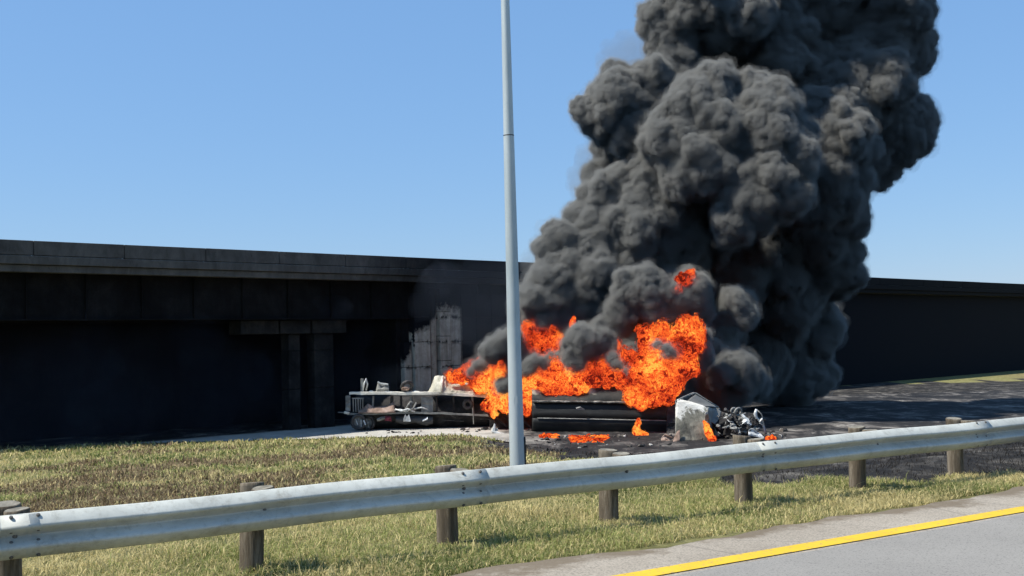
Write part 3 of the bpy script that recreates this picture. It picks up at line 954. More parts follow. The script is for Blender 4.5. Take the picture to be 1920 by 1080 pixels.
sx = k.add("ShaderNodeSeparateXYZ"); k.link(v, sx.inputs[0])
zt = k.math('ADD', sx.outputs['Z'], k.math('MULTIPLY', k.math('SUBTRACT', k.noise(v, 1.0, 7, 0.7), 0.5), 0.7))
zm = k.math('MULTIPLY', k.math('SUBTRACT', zt, W(1040, 740, 60).z - 0.02), 3.2)
xm = k.math('SUBTRACT', 1.0, k.math('MULTIPLY', k.math('SUBTRACT', sx.outputs['X'], W(1090, 740, 60).x), 1.2))
zm = k.math('MINIMUM', zm, xm)
c = k.mix(k.ramp(zm, [(0.0, (0, 0, 0)), (0.45, (1, 1, 1))]), k.ramp(k.noise(v, 2, 6, 0.7), [(0.35, (0.018, 0.019, 0.018)), (0.7, (0.045, 0.046, 0.042))]), (0.42, 0.38, 0.30))
k.set(c, 0.8, 0, 0.25); k.bump(k.noise(v, 6, 6, 0.7), 0.3, 0.03)
tank_part("torn_upper_shell", [(lambda x: ledge(x) - 0.5, 0.10), (lambda x: ledge(x) * 0.6 + itp(top, x) * 0.4, 0.35), (lambda x: ledge(x) * 0.2 + itp(top, x) * 0.8, 0.75), (lambda x: itp(top, x), 0.95)], 998, 1262, k.m, n=90, rough=0.05, seed=7)
tank_part("rear_shell", [(lambda x: itp(top, x) + 3, 2.6), (lambda x: 760, 3.1), (lambda x: 790, 3.1), (lambda x: foot(x) - 14, 2.8), (lambda x: foot(x) - 12, 0.9)], 998, 1262, M_BLACK)
m = MB(); rws = []
endp = [(W(998, 814, 60.6 + .7)), (W(998, 800, 60.6 + .1)), (W(998, 776, 60.6)), (W(998, 753, 60.6 + .1)), (W(998, 731, 60.6 + .9)), (W(1020, 708, 62.6)), (W(1020, 730, 63.5)), (W(1020, 770, 63.6)), (W(1020, 808, 63.0))]
cc = sum(endp, Vector()) / len(endp)
m.add([cc + Vector((0.15, 0, 0))] + endp, [(0, i + 1, (i + 1) % len(endp) + 1) for i in range(len(endp))])
obj("end_bulkhead", m, M_BLACK, TK, solid=0.04)
obj("rim_rod", pxtube([(999, 731, 61.4), (1009, 720, 62.2), (1020, 708, 63)], 0.05, 7), M_ASH, TK, True)
obj("manway_scrap", sheet([(1080, 765), (1088, 762), (1096, 767)], 59.4, 59.4, [(1080, 768), (1096, 769)], n=6, rows=3, rough=0.1), M_GREYM, TK, solid=0.03)
# chassis remains between trailer and tank, and right of the tank
CH = empty("chassis_remains", W(950, 808, 62.5), "charred chassis remains between trailer and split tank behind the pole", "wreckage")
CH.location.z = -3
obj("side_plate", sheet([(918, 745), (930, 752), (945, 770), (975, 765), (1000, 772)], 63.4, 63.2, [(918, 807), (1000, 812)], n=20, rows=6, rough=0.15, seed=41), M_CHAR, CH, solid=0.06)
for q in range(5):
    obj("bent_bar", pxtube([(915 + q * 16, 778 + random.uniform(-6, 10), 63), (935 + q * 16, 806 + random.uniform(-10, 2), 62.8)], 0.06, 6), M_CHAR, CH)
obj("rear_block", sheet([(1250, 765), (1290, 760), (1350, 775), (1420, 780)], 58, 57.2, [(1250, 822), (1420, 822)], n=30, rows=6, rough=0.3, seed=44), M_CHAR, CH, solid=0.3)

# white molten scrap below the left flame
sc_ = empty("molten_scrap", W(940, 808, 61.0), "small bright melted metal scrap on the road left of the pole", "scrap"); sc_.location.z = -3
obj("upright_shard", pxtube([(925, 810, 60.5), (927, 802, 60.5), (927.5, 794, 60.5)], [0.12, 0.10, 0.02], 6), M_BRIGHT, sc_)
obj("upright_shard", pxtube([(930, 810, 60.5), (933, 803, 60.5)], [0.08, 0.02], 6), M_BRIGHT, sc_)
obj("splash", pxtube([(922, 809, 60.4), (930, 811, 60.4), (938, 814, 60.3), (946, 813, 60.2)], [0.04, 0.09, 0.08, 0.03], 6), M_BRIGHT, sc_)

# ------------------------------------------------------------------ burnt cab shell
YC = 53.0
cb = empty("burnt_cab", W(1300, 828, YC + .8), "scorched white truck cab shell standing upright beside the right flames", "cab shell")
cb.location.z = -3
k = NT("scorched_cab_paint")
v = k.coords('World')
sx = k.add("ShaderNodeSeparateXYZ"); k.link(v, sx.inputs[0])
zt = k.math('ADD', sx.outputs['Z'], k.math('MULTIPLY', k.math('SUBTRACT', k.noise(v, 1.9, 8, 0.75, 0.6), 0.5), 2.4))
zt = k.math('ADD', zt, k.math('MULTIPLY', sx.outputs['X'], -0.12))
zw = k.math('MULTIPLY', k.math('SUBTRACT', zt, W(1290, 778, YC).z - 0.12 * W(1290, 778, YC).x), 4.0)
dirty = k.ramp(k.noise(v, 2.4, 9, 0.75, 0.6, (1, 1, 0.6)), [(0.3, (0.05, 0.047, 0.036)), (0.45, (0.15, 0.142, 0.11)), (0.60, (0.28, 0.265, 0.205)), (0.75, (0.45, 0.42, 0.33))])
white = k.ramp(k.noise(v, 3.5, 9, 0.8, 0.6, (0.7, 1, 2.2)), [(0.30, (0.10, 0.095, 0.08)), (0.42, (0.56, 0.53, 0.46)), (0.6, (0.80, 0.77, 0.68))])
c = k.mix(k.ramp(zw, [(0.0, (0, 0, 0)), (0.6, (1, 1, 1))]), dirty, white)
k.set(c, 0.75, 0, 0.3)
k.bump(k.noise(v, 4, 8, 0.75, 0.5), 0.6, 0.06)
M_CAB = k.m
obj("front_panel", sheet([(1267, 754), (1270, 749), (1280, 750), (1300, 755), (1318, 760), (1326, 765), (1328, 774)], YC + 0.55, YC, [(1275, 826), (1290, 827), (1310, 827), (1322, 826)] if False else [(1267, 829), (1328, 829)], n=40, rows=14, bulge=0.10, rough=0.08, seed=51), M_CAB, cb, True, solid=0.04)
# left and right sides and roof
def quad(name, pts, mat, n=12, mrows=10, rough=0.06, seed=1, solid=0.04, parent=cb):
    a_, b_, c_, d_ = [W(*p) for p in pts]   # bottom-left, bottom-right, top-right, top-left
    rows = []
    for i in range(mrows + 1):
        u = i / mrows
        l, r = a_.lerp(d_, u), b_.lerp(c_, u)
        row = []
        for j in range(n + 1):
            p = l.lerp(r, j / n)
            p = p + Vector((jag(p.y + p.z, seed, 1.5), jag(p.x + p.z, seed + 1, 1.5), jag(p.x + p.y, seed + 2, 1.5))) * rough
            row.append(p)
        rows.append(row)
    return obj(name, MB().grid(rows), mat, parent, True, solid=solid)
quad("side_panel", [(1328, 828, YC), (1345, 818, YC + 2.0), (1346, 768, YC + 2.0), (1327, 763, YC + 0.5)], M_GREYM, seed=52)
quad("side_panel", [(1267, 828, YC), (1280, 818, YC + 2.0), (1298, 740, YC + 2.0), (1267, 752, YC + 0.5)], M_GREYM, seed=53)
quad("rear_panel", [(1280, 818, YC + 2.0), (1345, 818, YC + 2.0), (1350, 766, YC + 2.0), (1300, 738, YC + 2.0)], M_GREYM, seed=54)
quad("roof_panel", [(1286, 753, YC + 0.7), (1326, 762, YC + 0.55), (1346, 764, YC + 1.9), (1304, 740, YC + 1.9)], mottled("smoked_roof", (0.07, 0.072, 0.07), (0.15, 0.155, 0.15), 1.2, 0.6, 0.1, 0.2, c2=(0.24, 0.245, 0.235)), seed=55, rough=0.04)
quad("roof_edge", [(1267, 752, YC + 0.5), (1274, 750, YC + 0.5), (1304, 737, YC + 2.0), (1297, 738, YC + 2.0)], M_GREYM, n=4, seed=56, rough=0.02)
obj("roof_rim", pxtube([(1267, 752, YC + 0.5), (1283, 744, YC + 1.0), (1299, 737, YC + 2.0), (1306, 738, YC + 2.0), (1326, 751, YC + 1.9), (1347, 764, YC + 1.9)], 0.045, 7), M_GREYM, cb, True)
obj("torn_flap", sheet([(1322, 775), (1326, 770), (1329, 780)], YC - .15, YC - .05, [(1322, 790), (1329, 788)], n=8, rows=5, rough=0.15, seed=57), M_CAB, cb, True, solid=0.03)
obj("foot_fold", sheet([(1262, 826), (1270, 808), (1275, 806)], YC - .05, YC - .35, [(1258, 830), (1275, 829)], n=10, rows=4, rough=0.1, seed=58), M_RUST, cb, True, solid=0.03)
quad("fallen_hood", [(1330, 790, YC + .8), (1345, 798, YC + .8), (1352, 772, YC + 1.6), (1338, 762, YC + 1.6)], M_GREYM, seed=60)

# ------------------------------------------------------------------ engine wreckage
EN = empty("engine_wreckage", W(1390, 826, 53.2), "tangled burnt engine and axle wreckage right of the cab shell", "wreckage")
EN.location.z = -3
rnd = random.Random(12)
obj("engine_block", MB().box(W(1385, 805, 54), (1.6, 1.0, 0.8), (0.1, 0.25, 0.1)).box(W(1360, 798, 54), (0.9, 0.8, 0.7), (0.2, -0.4, 0)), M_CHAR, EN, bevel=0.06)
for q in range(70):
    x = rnd.triangular(1338, 1434, 1392)
    ytop = itp([(1336, 800), (1350, 772), (1366, 764), (1385, 770), (1400, 780), (1415, 778), (1430, 775), (1440, 800)], x)
    y = rnd.uniform(ytop + 2, 822)
    Yd = 52.8 + rnd.uniform(0, 1.4)
    L = rnd.uniform(5, 15)
    an = rnd.uniform(0, math.pi)
    an2 = an + rnd.uniform(-1.2, 1.2)
    p = [(x - L * math.cos(an) * .5, max(ytop, y - L * math.sin(an) * .5), Yd), (x, y, Yd - .1), (x + L * math.cos(an2) * .5, min(825, y + L * math.sin(an2) * .5), Yd)]
    mat = rnd.choice((M_CHAR, M_CHAR, M_WIRE, M_GREYM, M_GREYM, M_BRIGHT))
    obj("bent_rod", pxtube(p, rnd.choice((0.02, 0.03, 0.05, 0.08)), 6), mat, EN)
for q in range(26):
    x = rnd.triangular(1345, 1432, 1400)
    y = rnd.uniform(782, 822)
    Yd = 52.7 + rnd.uniform(0, 0.8)
    obj("torn_plate", sheet([(x - rnd.uniform(2, 6), y + rnd.uniform(-4, 2)), (x, y - rnd.uniform(2, 7)), (x + rnd.uniform(2, 7), y + rnd.uniform(-3, 3))], Yd + .2, Yd, [(x - 6, y + rnd.uniform(2, 5)), (x + 7, y + rnd.uniform(2, 6))], n=8, rows=4, rough=0.25, seed=100 + q), rnd.choice((M_CHAR, M_WIRE, M_GREYM, M_BRIGHT)), EN, solid=0.03)
for (x, y, R_) in ((1384, 772, 0.18), (1375, 770, .13), (1404, 812, .2)):
    obj("pulley", torus_mb(W(x, y, 53.1), R_, 0.05, 0.3, yaw=0.5), M_GREYM, EN, True)
obj("exhaust_pipe", pxtube([(1418, 767, 53), (1416, 776, 53), (1418, 783, 53), (1425, 790, 53), (1431, 798, 53), (1435, 812, 52.9)], [0.05, .09, .07, .06, .05, .04], 9), M_BRIGHT, EN, True)
obj("cab_hoop", pxtube([(1419, 768, 53.1), (1428, 777, 53.1), (1432, 792, 53.1), (1437, 813, 53)], 0.03, 6), M_GREYM, EN, True)
obj("white_shard", sheet([(1388, 794), (1397, 782), (1404, 785), (1408, 793)], 53, 52.8, [(1388, 797), (1408, 796)], n=10, rows=5, rough=0.3, seed=71), M_BRIGHT, EN, solid=0.03)
obj("white_shard", sheet([(1403, 805), (1412, 803), (1425, 812), (1432, 820)], 52.8, 52.5, [(1403, 816), (1432, 823)], n=14, rows=5, rough=0.3, seed=72), M_BRIGHT, EN, solid=0.03)
obj("white_shard", sheet([(1424, 790), (1429, 781), (1432, 797)], 52.9, 52.9, [(1424, 794), (1432, 799)], n=6, rows=4, rough=0.2, seed=73), M_BRIGHT, EN, solid=0.03)

# small charred lump left of the cab
lp = empty("charred_lump", W(1248, 826, 53.4), "brown charred lump on the road left of the cab shell", "scrap"); lp.location.z = -3
obj("torn_plate", sheet([(1240, 822), (1246, 815), (1252, 818), (1260, 822)], 53.6, 53.2, [(1240, 828), (1260, 828)], n=10, rows=5, rough=0.35, seed=75), M_RUST, lp, solid=0.04)

# scattered small debris: nobody could count it
m = MB()
rnd = random.Random(5)
for q in range(190):
    px = rnd.uniform(640, 1475)
    if px < 990 and rnd.random() < 0.6: continue
    if px < 990: Yd = rnd.uniform(61.5, 64.2)
    else: Yd = rnd.uniform(50.5, 58)
    X_ = (px - 960) / F * Yd
    if Yd < float(y_edge(X_)) + 0.4: continue
    s_z = rnd.uniform(0.03, 0.12) if rnd.random() < 0.85 else rnd.uniform(0.12, 0.22)
    m.box((X_, Yd, -2.985 + s_z * 0.3), (s_z * rnd.uniform(1, 3), s_z * rnd.uniform(1, 2), s_z * 0.7), (rnd.uniform(-.4, .4), rnd.uniform(-.4, .4), rnd.uniform(0, 3)), rnd.uniform(.4, 1))
k = NT("debris_mix")
v = k.coords('World')
k.set(k.ramp(k.noise(v, 1.3, 2, 0.5), [(0.4, (0.015, 0.014, 0.013)), (0.52, (0.07, 0.06, 0.05)), (0.6, (0.4, 0.38, 0.34))], 'CONSTANT'), 0.85)
tag(obj("road_debris", m, k.m), "small burnt fragments scattered over the lower road", "debris", kind='stuff')

# ------------------------------------------------------------------ smoke and flames
def ico(sub):
    bm = bmesh.new(); bmesh.ops.create_icosphere(bm, subdivisions=sub, radius=1.0)
    V = np.array([v.co[:] for v in bm.verts]); Fq = np.array([[v.index for v in f.verts] for f in bm.faces]); bm.free()
    return V, Fq
ICO = {q: ico(q) for q in (1, 2, 3)}

def blob_mesh(name, spheres, voxel, kids=(9, 5), seed=1, squash=1.0):
    """union of spheres with smaller spheres budding from them -> one closed voxel remeshed surface"""
    rg = np.random.default_rng(seed)
    allS = []
    for (c_, r) in spheres:
        allS.append((np.array(c_), r, 3))
        for _ in range(kids[0]):
            d = rg.normal(size=3); d /= np.linalg.norm(d)
            rr = r * rg.choice([0.24, 0.34, 0.5, 0.62])
            c1 = np.array(c_) + d * (r * 0.92)
            allS.append((c1, rr, 2))
            for _ in range(kids[1]):
                d2 = rg.normal(size=3) + d * 0.9; d2 /= np.linalg.norm(d2)
                r2 = rr * rg.uniform(0.25, 0.55)
                if r2 > voxel * 1.2:
                    allS.append((c1 + d2 * rr * 0.9, r2, 2 if r2 > voxel * 4 else 1))
    Vs, Fs, o = [], [], 0
    for c_, r, q in allS:
        V, Fq = ICO[q]
        Vs.append(V * r + c_); Fs.append(Fq + o); o += len(V)
    me_ = np_mesh(name + "_raw", np.concatenate(Vs), np.concatenate(Fs))
    ob = bpy.data.objects.new(name + "_raw", me_)
    COL.objects.link(ob)
    md = ob.modifiers.new('r', 'REMESH'); md.mode = 'VOXEL'; md.voxel_size = voxel; md.use_smooth_shade = True
    dg = bpy.context.evaluated_depsgraph_get()
    out = bpy.data.meshes.new_from_object(ob.evaluated_get(dg))
    bpy.data.objects.remove(ob); bpy.data.meshes.remove(me_)
    out.name = name
    return out

def reremesh(me_, voxel):
    """voxel remesh again so that folded surfaces become one clean closed skin"""
    ob = bpy.data.objects.new("tmp", me_); COL.objects.link(ob)
    md = ob.modifiers.new('r', 'REMESH'); md.mode = 'VOXEL'; md.voxel_size = voxel; md.use_smooth_shade = True
    dg = bpy.context.evaluated_depsgraph_get()
    out = bpy.data.meshes.new_from_object(ob.evaluated_get(dg))
    nm = me_.name
    bpy.data.objects.remove(ob); bpy.data.meshes.remove(me_)
    out.name = nm
    return out

def get_vn(me_):
    n = len(me_.vertices)
    V = np.empty(n * 3, np.float32); me_.vertices.foreach_get('co', V)
    me_.update()
    Nn = np.empty(n * 3, np.float32)
    me_.vertex_normals.foreach_get('vector', Nn)
    return V.reshape(-1, 3).astype(float), Nn.reshape(-1, 3).astype(float)

def billow(me_, octs, seed=0):
    for q, (scale, amp) in enumerate(octs):
        V, Nn = get_vn(me_)
        w = np.stack([vnoise(V, scale * 0.7, seed + 50 + q), vnoise(V, scale * 0.7, seed + 60 + q), vnoise(V, scale * 0.7, seed + 70 + q)], 1) - 0.5
        f = worley(V + w * 0.6 / scale, scale, seed + q * 10)
        V = V + Nn * (amp * (0.55 - f * f * 1.3))[:, None]
        me_.vertices.foreach_set('co', V.astype(np.float32).ravel())
        me_.update()

def puff(lst):
    return [(tuple(W(x, y, Yd)), r * Yd / F) for x, y, r, Yd in lst]

k = NT("black_smoke")
k.n.remove(k.b)
pv = k.add("ShaderNodeVolumePrincipled")
pv.inputs['Color'].default_value = (0.45, 0.45, 0.42, 1)
pv.inputs['Density'].default_value = 8.0
pv.inputs['Anisotropy'].default_value = 0.0
k.link(pv.outputs[0], k.out.inputs['Volume'])
M_SMOKE = k.m

SMOKE = [
 # top mass
 (1250, 40, 44, 66), (1300, 10, 70, 66), (1380, 20, 80, 66), (1450, 60, 70, 67), (1265, 90, 40, 66), (1330, 90, 50, 68),
 (1420, 130, 50, 69), (1300, -70, 90, 67), (1420, -80, 100, 67), (1530, 10, 90, 69), (1350, -190, 110, 69), (1500, -180, 120, 69), (1620, -60, 110, 71), (1450, -320, 130, 71), (1600, -300, 130, 71),
 # upper left lobe
 (1160, 190, 55, 64.5), (1210, 180, 60, 65), (1130, 215, 36, 64.5), (1260, 165, 50, 65.5), (1170, 235, 40, 64.5), (1155, 150, 26, 65),
 (1150, 280, 36, 67), (1190, 300, 60, 73), (1140, 330, 36, 67), (1240, 290, 60, 73),
 # big central billow
 (1310, 210, 70, 62.5), (1270, 270, 62, 62), (1350, 250, 70, 61.8), (1310, 300, 60, 61.6), (1390, 210, 50, 63), (1360, 310, 50, 61.8), (1420, 190, 45, 64),
 # right column
 (1440, 230, 55, 61), (1470, 280, 60, 61), (1430, 320, 55, 61), (1400, 370, 48, 61), (1460, 350, 50, 61), (1380, 420, 32, 61), (1420, 400, 40, 61), (1520, 250, 80, 66), (1540, 350, 70, 66), (1580, 180, 90, 68),
 (1640, 80, 100, 70), (1660, 240, 80, 70),
 # middle left shoulder
 (1190, 370, 48, 64), (1140, 385, 44, 64), (1105, 405, 38, 64), (1230, 400, 55, 63.5), (1180, 430, 60, 63.5), (1120, 450, 52, 63.5), (1070, 460, 42, 63.5), (1230, 460, 50, 64), (1270, 380, 40, 64), (1290, 350, 40, 64),
 (1100, 510, 55, 63), (1160, 500, 50, 63.5), (1045, 510, 40, 63), (1065, 550, 42, 63), (1025, 545, 36, 63), (1110, 560, 36, 63), (1015, 580, 30, 63), (1050, 590, 32, 63), (1030, 475, 26, 63.5),
 # centre puff with the red glow
 (1190, 545, 42, 61), (1230, 555, 38, 61), (1175, 590, 32, 61), (1270, 560, 40, 61), (1220, 590, 30, 61), (1300, 580, 30, 61.2), (1250, 600, 26, 61), (1290, 610, 22, 60.8), (1280, 530, 26, 61.3),
 # dark body behind
 (1310, 430, 60, 69), (1380, 470, 80, 73), (1450, 430, 90, 73), (1470, 510, 80, 75), (1360, 550, 70, 74), (1270, 470, 50, 67), (1130, 600, 50, 71), (1200, 640, 60, 72),
 (1300, 620, 60, 72), (1100, 650, 50, 71), (1040, 640, 36, 68), (1540, 480, 70, 74), (1340, 400, 50, 67), (1330, 680, 60, 73), (1450, 600, 70, 78), (1420, 680, 60, 76),
 (1250, 700, 60, 70), (1150, 700, 50, 70), (1340, 740, 50, 70), (1250, 770, 36, 67), (1230, 780, 40, 65), (1490, 700, 60, 78), (1510, 620, 60, 78), (1560, 400, 60, 72),
 # lower right puffs
 (1382, 575, 26, 62), (1365, 580, 12, 62), (1352, 625, 15, 65), (1352, 690, 26, 60.5), (1385, 692, 20, 60.5), (1402, 708, 14, 60.5), (1330, 672, 18, 61), (1350, 645, 16, 63), (1372, 725, 24, 62), (1340, 720, 16, 62), (1412, 725, 16, 63),
 # over the flames
 (1100, 645, 26, 60.5), (1125, 640, 24, 60.5), (1075, 660, 18, 60.5), (1135, 620, 14, 60.8), (1160, 688, 13, 59.3), (1176, 676, 12, 59.6), (1190, 668, 10, 59.4), (1171, 700, 9, 59.2), (1148, 676, 8, 59.5), (1180, 690, 8, 58.9), (1240, 655, 9, 57.8), (1250, 661, 8, 57.7), (1232, 648, 6, 57.9), (1258, 652, 5, 57.9), (1312, 650, 11, 58.8), (1318, 668, 9, 58.8), (1316, 632, 8, 59), (1000, 681, 12, 60.9), (1018, 684, 9, 60.9), (1033, 679, 8, 61), (988, 690, 11, 61.2), (1045, 672, 7, 61.2),
 (925, 655, 14, 62), (945, 645, 18, 62), (965, 660, 22, 62.4), (975, 690, 18, 62), (995, 680, 20, 62.5), (1010, 690, 20, 62.5), (948, 722, 7, 61.8), (958, 716, 8, 61.8), (966, 726, 6, 61.8), (890, 688, 6, 63.6), (900, 684, 7, 63.6), (880, 693, 4, 63.8), (912, 678, 8, 63.5), (985, 640, 18, 64),
]
sm_mesh = blob_mesh("smoke_plume", puff([(x_, y_, max(r_ - 6 if r_ > 20 else r_ * 0.85, 5), d_) for x_, y_, r_, d_ in SMOKE]), 0.15, (7, 4), 3)
billow(sm_mesh, [(0.33, 0.75), (0.8, 0.50)], 5)
sm_mesh = reremesh(sm_mesh, 0.10)
billow(sm_mesh, [(1.6, 0.32), (3.1, 0.22)], 35)
sm_mesh = reremesh(sm_mesh, 0.08)
billow(sm_mesh, [(5.0, 0.11), (9.0, 0.05)], 65)
def fringe(src, voxel, grow, octs, dens, seed, name, lab):
    q = src.copy(); q.name = name
    V, Nn = get_vn(q)
    g_ = grow * (0.25 + 1.5 * fbm(V, 0.5, 3, seed))
    V = V + Nn * g_[:, None]
    q.vertices.foreach_set('co', V.astype(np.float32).ravel()); q.update()
    q = reremesh(q, voxel)
    q.materials.clear()
    billow(q, octs, seed)
    k = NT(name)
    k.n.remove(k.b)
    p_ = k.add("ShaderNodeVolumePrincipled")
    p_.inputs['Color'].default_value = (0.45, 0.45, 0.42, 1)
    p_.inputs['Density'].default_value = dens
    k.link(p_.outputs[0], k.out.inputs['Volume'])
    tag(link(name, q, k.m, smooth=True), lab, "smoke", kind='stuff')
    return q
fringe(sm_mesh, 0.11, 0.05, [(1.5, 0.16), (3.2, 0.13), (6.5, 0.07)], 1.5, 201, "smoke_fringe", "soft ragged outer skin of the black plume")
fringe(sm_mesh, 0.15, 0.16, [(0.9, 0.32), (2.0, 0.22), (4.0, 0.12)], 0.18, 301, "smoke_haze", "thin sooty haze hanging around the black plume")
so_ = link("smoke_plume", sm_mesh, M_SMOKE, smooth=True)
WISPS = [
 (1190, 110, 40, 66), (1160, 130, 30, 66), (1110, 290, 26, 66), (1100, 340, 26, 66), (1085, 390, 22, 65), (1040, 440, 22, 64), (1010, 500, 22, 64),

 (905, 680, 14, 63.6), (880, 692, 10, 64), (940, 630, 12, 62.5), (960, 620, 14, 62.5),
]
wm = blob_mesh("thin_smoke", puff(WISPS), 0.14, (8, 4), 9)
billow(wm, [(0.6, 0.5), (1.4, 0.3), (3.0, 0.14)], 15)
wm = reremesh(wm, 0.13)
def thin(name, dens, colr):
    k = NT(name); k.n.remove(k.b)
    q_ = k.add("ShaderNodeVolumePrincipled"); q_.inputs['Color'].default_value = (*colr, 1); q_.inputs['Density'].default_value = dens
    k.link(q_.outputs[0], k.out.inputs['Volume'])
    return k.m
tag(link("thin_smoke", wm, thin("thin_grey_smoke", 0.20, (0.40, 0.41, 0.40)), smooth=True), "thin grey smoke trailing off the edges of the plume", "smoke", kind='stuff')
VEIL = [(835, 540, 50, 68), (890, 560, 60, 68), (950, 540, 60, 68), (930, 620, 50, 67), (870, 620, 36, 67), (985, 560, 40, 68), (630, 580, 26, 66), (612, 575, 18, 66), (720, 712, 22, 66), (745, 705, 16, 66)]
VEIL_S = puff(VEIL) + [(tuple(bp(aa, 4.6, zz)), 2.9) for aa in np.arange(-22, 17, 2.6) for zz in (-0.2, 3.2)]
vm = blob_mesh("smoke_veil", VEIL_S, 0.2, (7, 3), 19)
billow(vm, [(0.6, 0.5), (1.4, 0.3)], 25)
tag(link("smoke_veil", reremesh(vm, 0.18), thin("faint_blue_smoke", 0.012, (0.42, 0.52, 0.68)), smooth=True), "faint bluish smoke drifting in front of the blackened wall", "smoke", kind='stuff')
tag(so_, "dense black billowing smoke plume rising from the burning tanker", "smoke", kind='stuff')
print("smoke faces", len(sm_mesh.polygons))

def flame_mat(name, hot, alpha=False):
    k = NT(name)
    k.n.remove(k.b)
    v = k.coords('World')
    nz = k.add("ShaderNodeTexNoise"); nz.inputs['Scale'].default_value = 2.6; nz.inputs['Detail'].default_value = 5; nz.inputs['Roughness'].default_value = 0.6
    k.link(v, nz.inputs['Vector'])
    ad_ = k.add("ShaderNodeVectorMath", operation='MULTIPLY_ADD')
    k.link(nz.outputs['Color'], ad_.inputs[0]); ad_.inputs[1].default_value = (1.3, 1.3, 1.3); k.link(v, ad_.inputs[2])
    mp = k.add("ShaderNodeMapping"); mp.inputs['Scale'].default_value = (1, 1, 0.8); k.link(ad_.outputs[0], mp.inputs[0])
    rd = k.add("ShaderNodeTexNoise"); rd.noise_type = 'RIDGED_MULTIFRACTAL'
    rd.inputs['Scale'].default_value = 3.3; rd.inputs['Detail'].default_value = 4; rd.inputs['Roughness'].default_value = 0.62
    rd.inputs['Lacunarity'].default_value = 2.1; rd.inputs['Offset'].default_value = 0.95; rd.inputs['Gain'].default_value = 1.6
    k.link(mp.outputs[0], rd.inputs['Vector'])
    big = k.noise(v, 0.55, 4, 0.6, 0.3)
    f = k.math('ADD', k.math('MULTIPLY', rd.outputs['Fac'], 0.40), k.math('MULTIPLY', k.math('SUBTRACT', big, 0.5), 2.0 ))
    f = k.math('ADD', f, hot - 0.07)
    col = k.ramp(f, [(0.04, (0.09, 0.007, 0.004)), (0.22, (0.34, 0.022, 0.008)), (0.40, (0.66, 0.062, 0.013)), (0.60, (0.82, 0.15, 0.022)), (0.85, (0.95, 0.40, 0.06))])
    em = k.add("ShaderNodeEmission"); em.inputs['Strength'].default_value = 0.97
    k.link(col, em.inputs['Color'])
    if alpha:
        tp = k.add("ShaderNodeBsdfTransparent"); mx = k.add("ShaderNodeMixShader")
        cut = k.noise(ad_.outputs[0], 2.6, 5, 0.65, 0.8, (1, 1, 0.55))
        k.link(k.ramp(cut, [(0.54, (0, 0, 0)), (0.62, (1, 1, 1))]), mx.inputs[0])
        k.link(tp.outputs[0], mx.inputs[1]); k.link(em.outputs[0], mx.inputs[2])
        k.link(mx.outputs[0], k.out.inputs['Surface'])
    else:
        k.link(em.outputs[0], k.out.inputs['Surface'])
    return k.m
M_FLAME = flame_mat("flame_orange", 0.02)
M_FLAME_HOT = flame_mat("flame_yellow", 0.12)
M_FLAME_DEEP = flame_mat('flame_deep_red', -0.10)
M_LICK = flame_mat("flame_licks", -0.04, True)

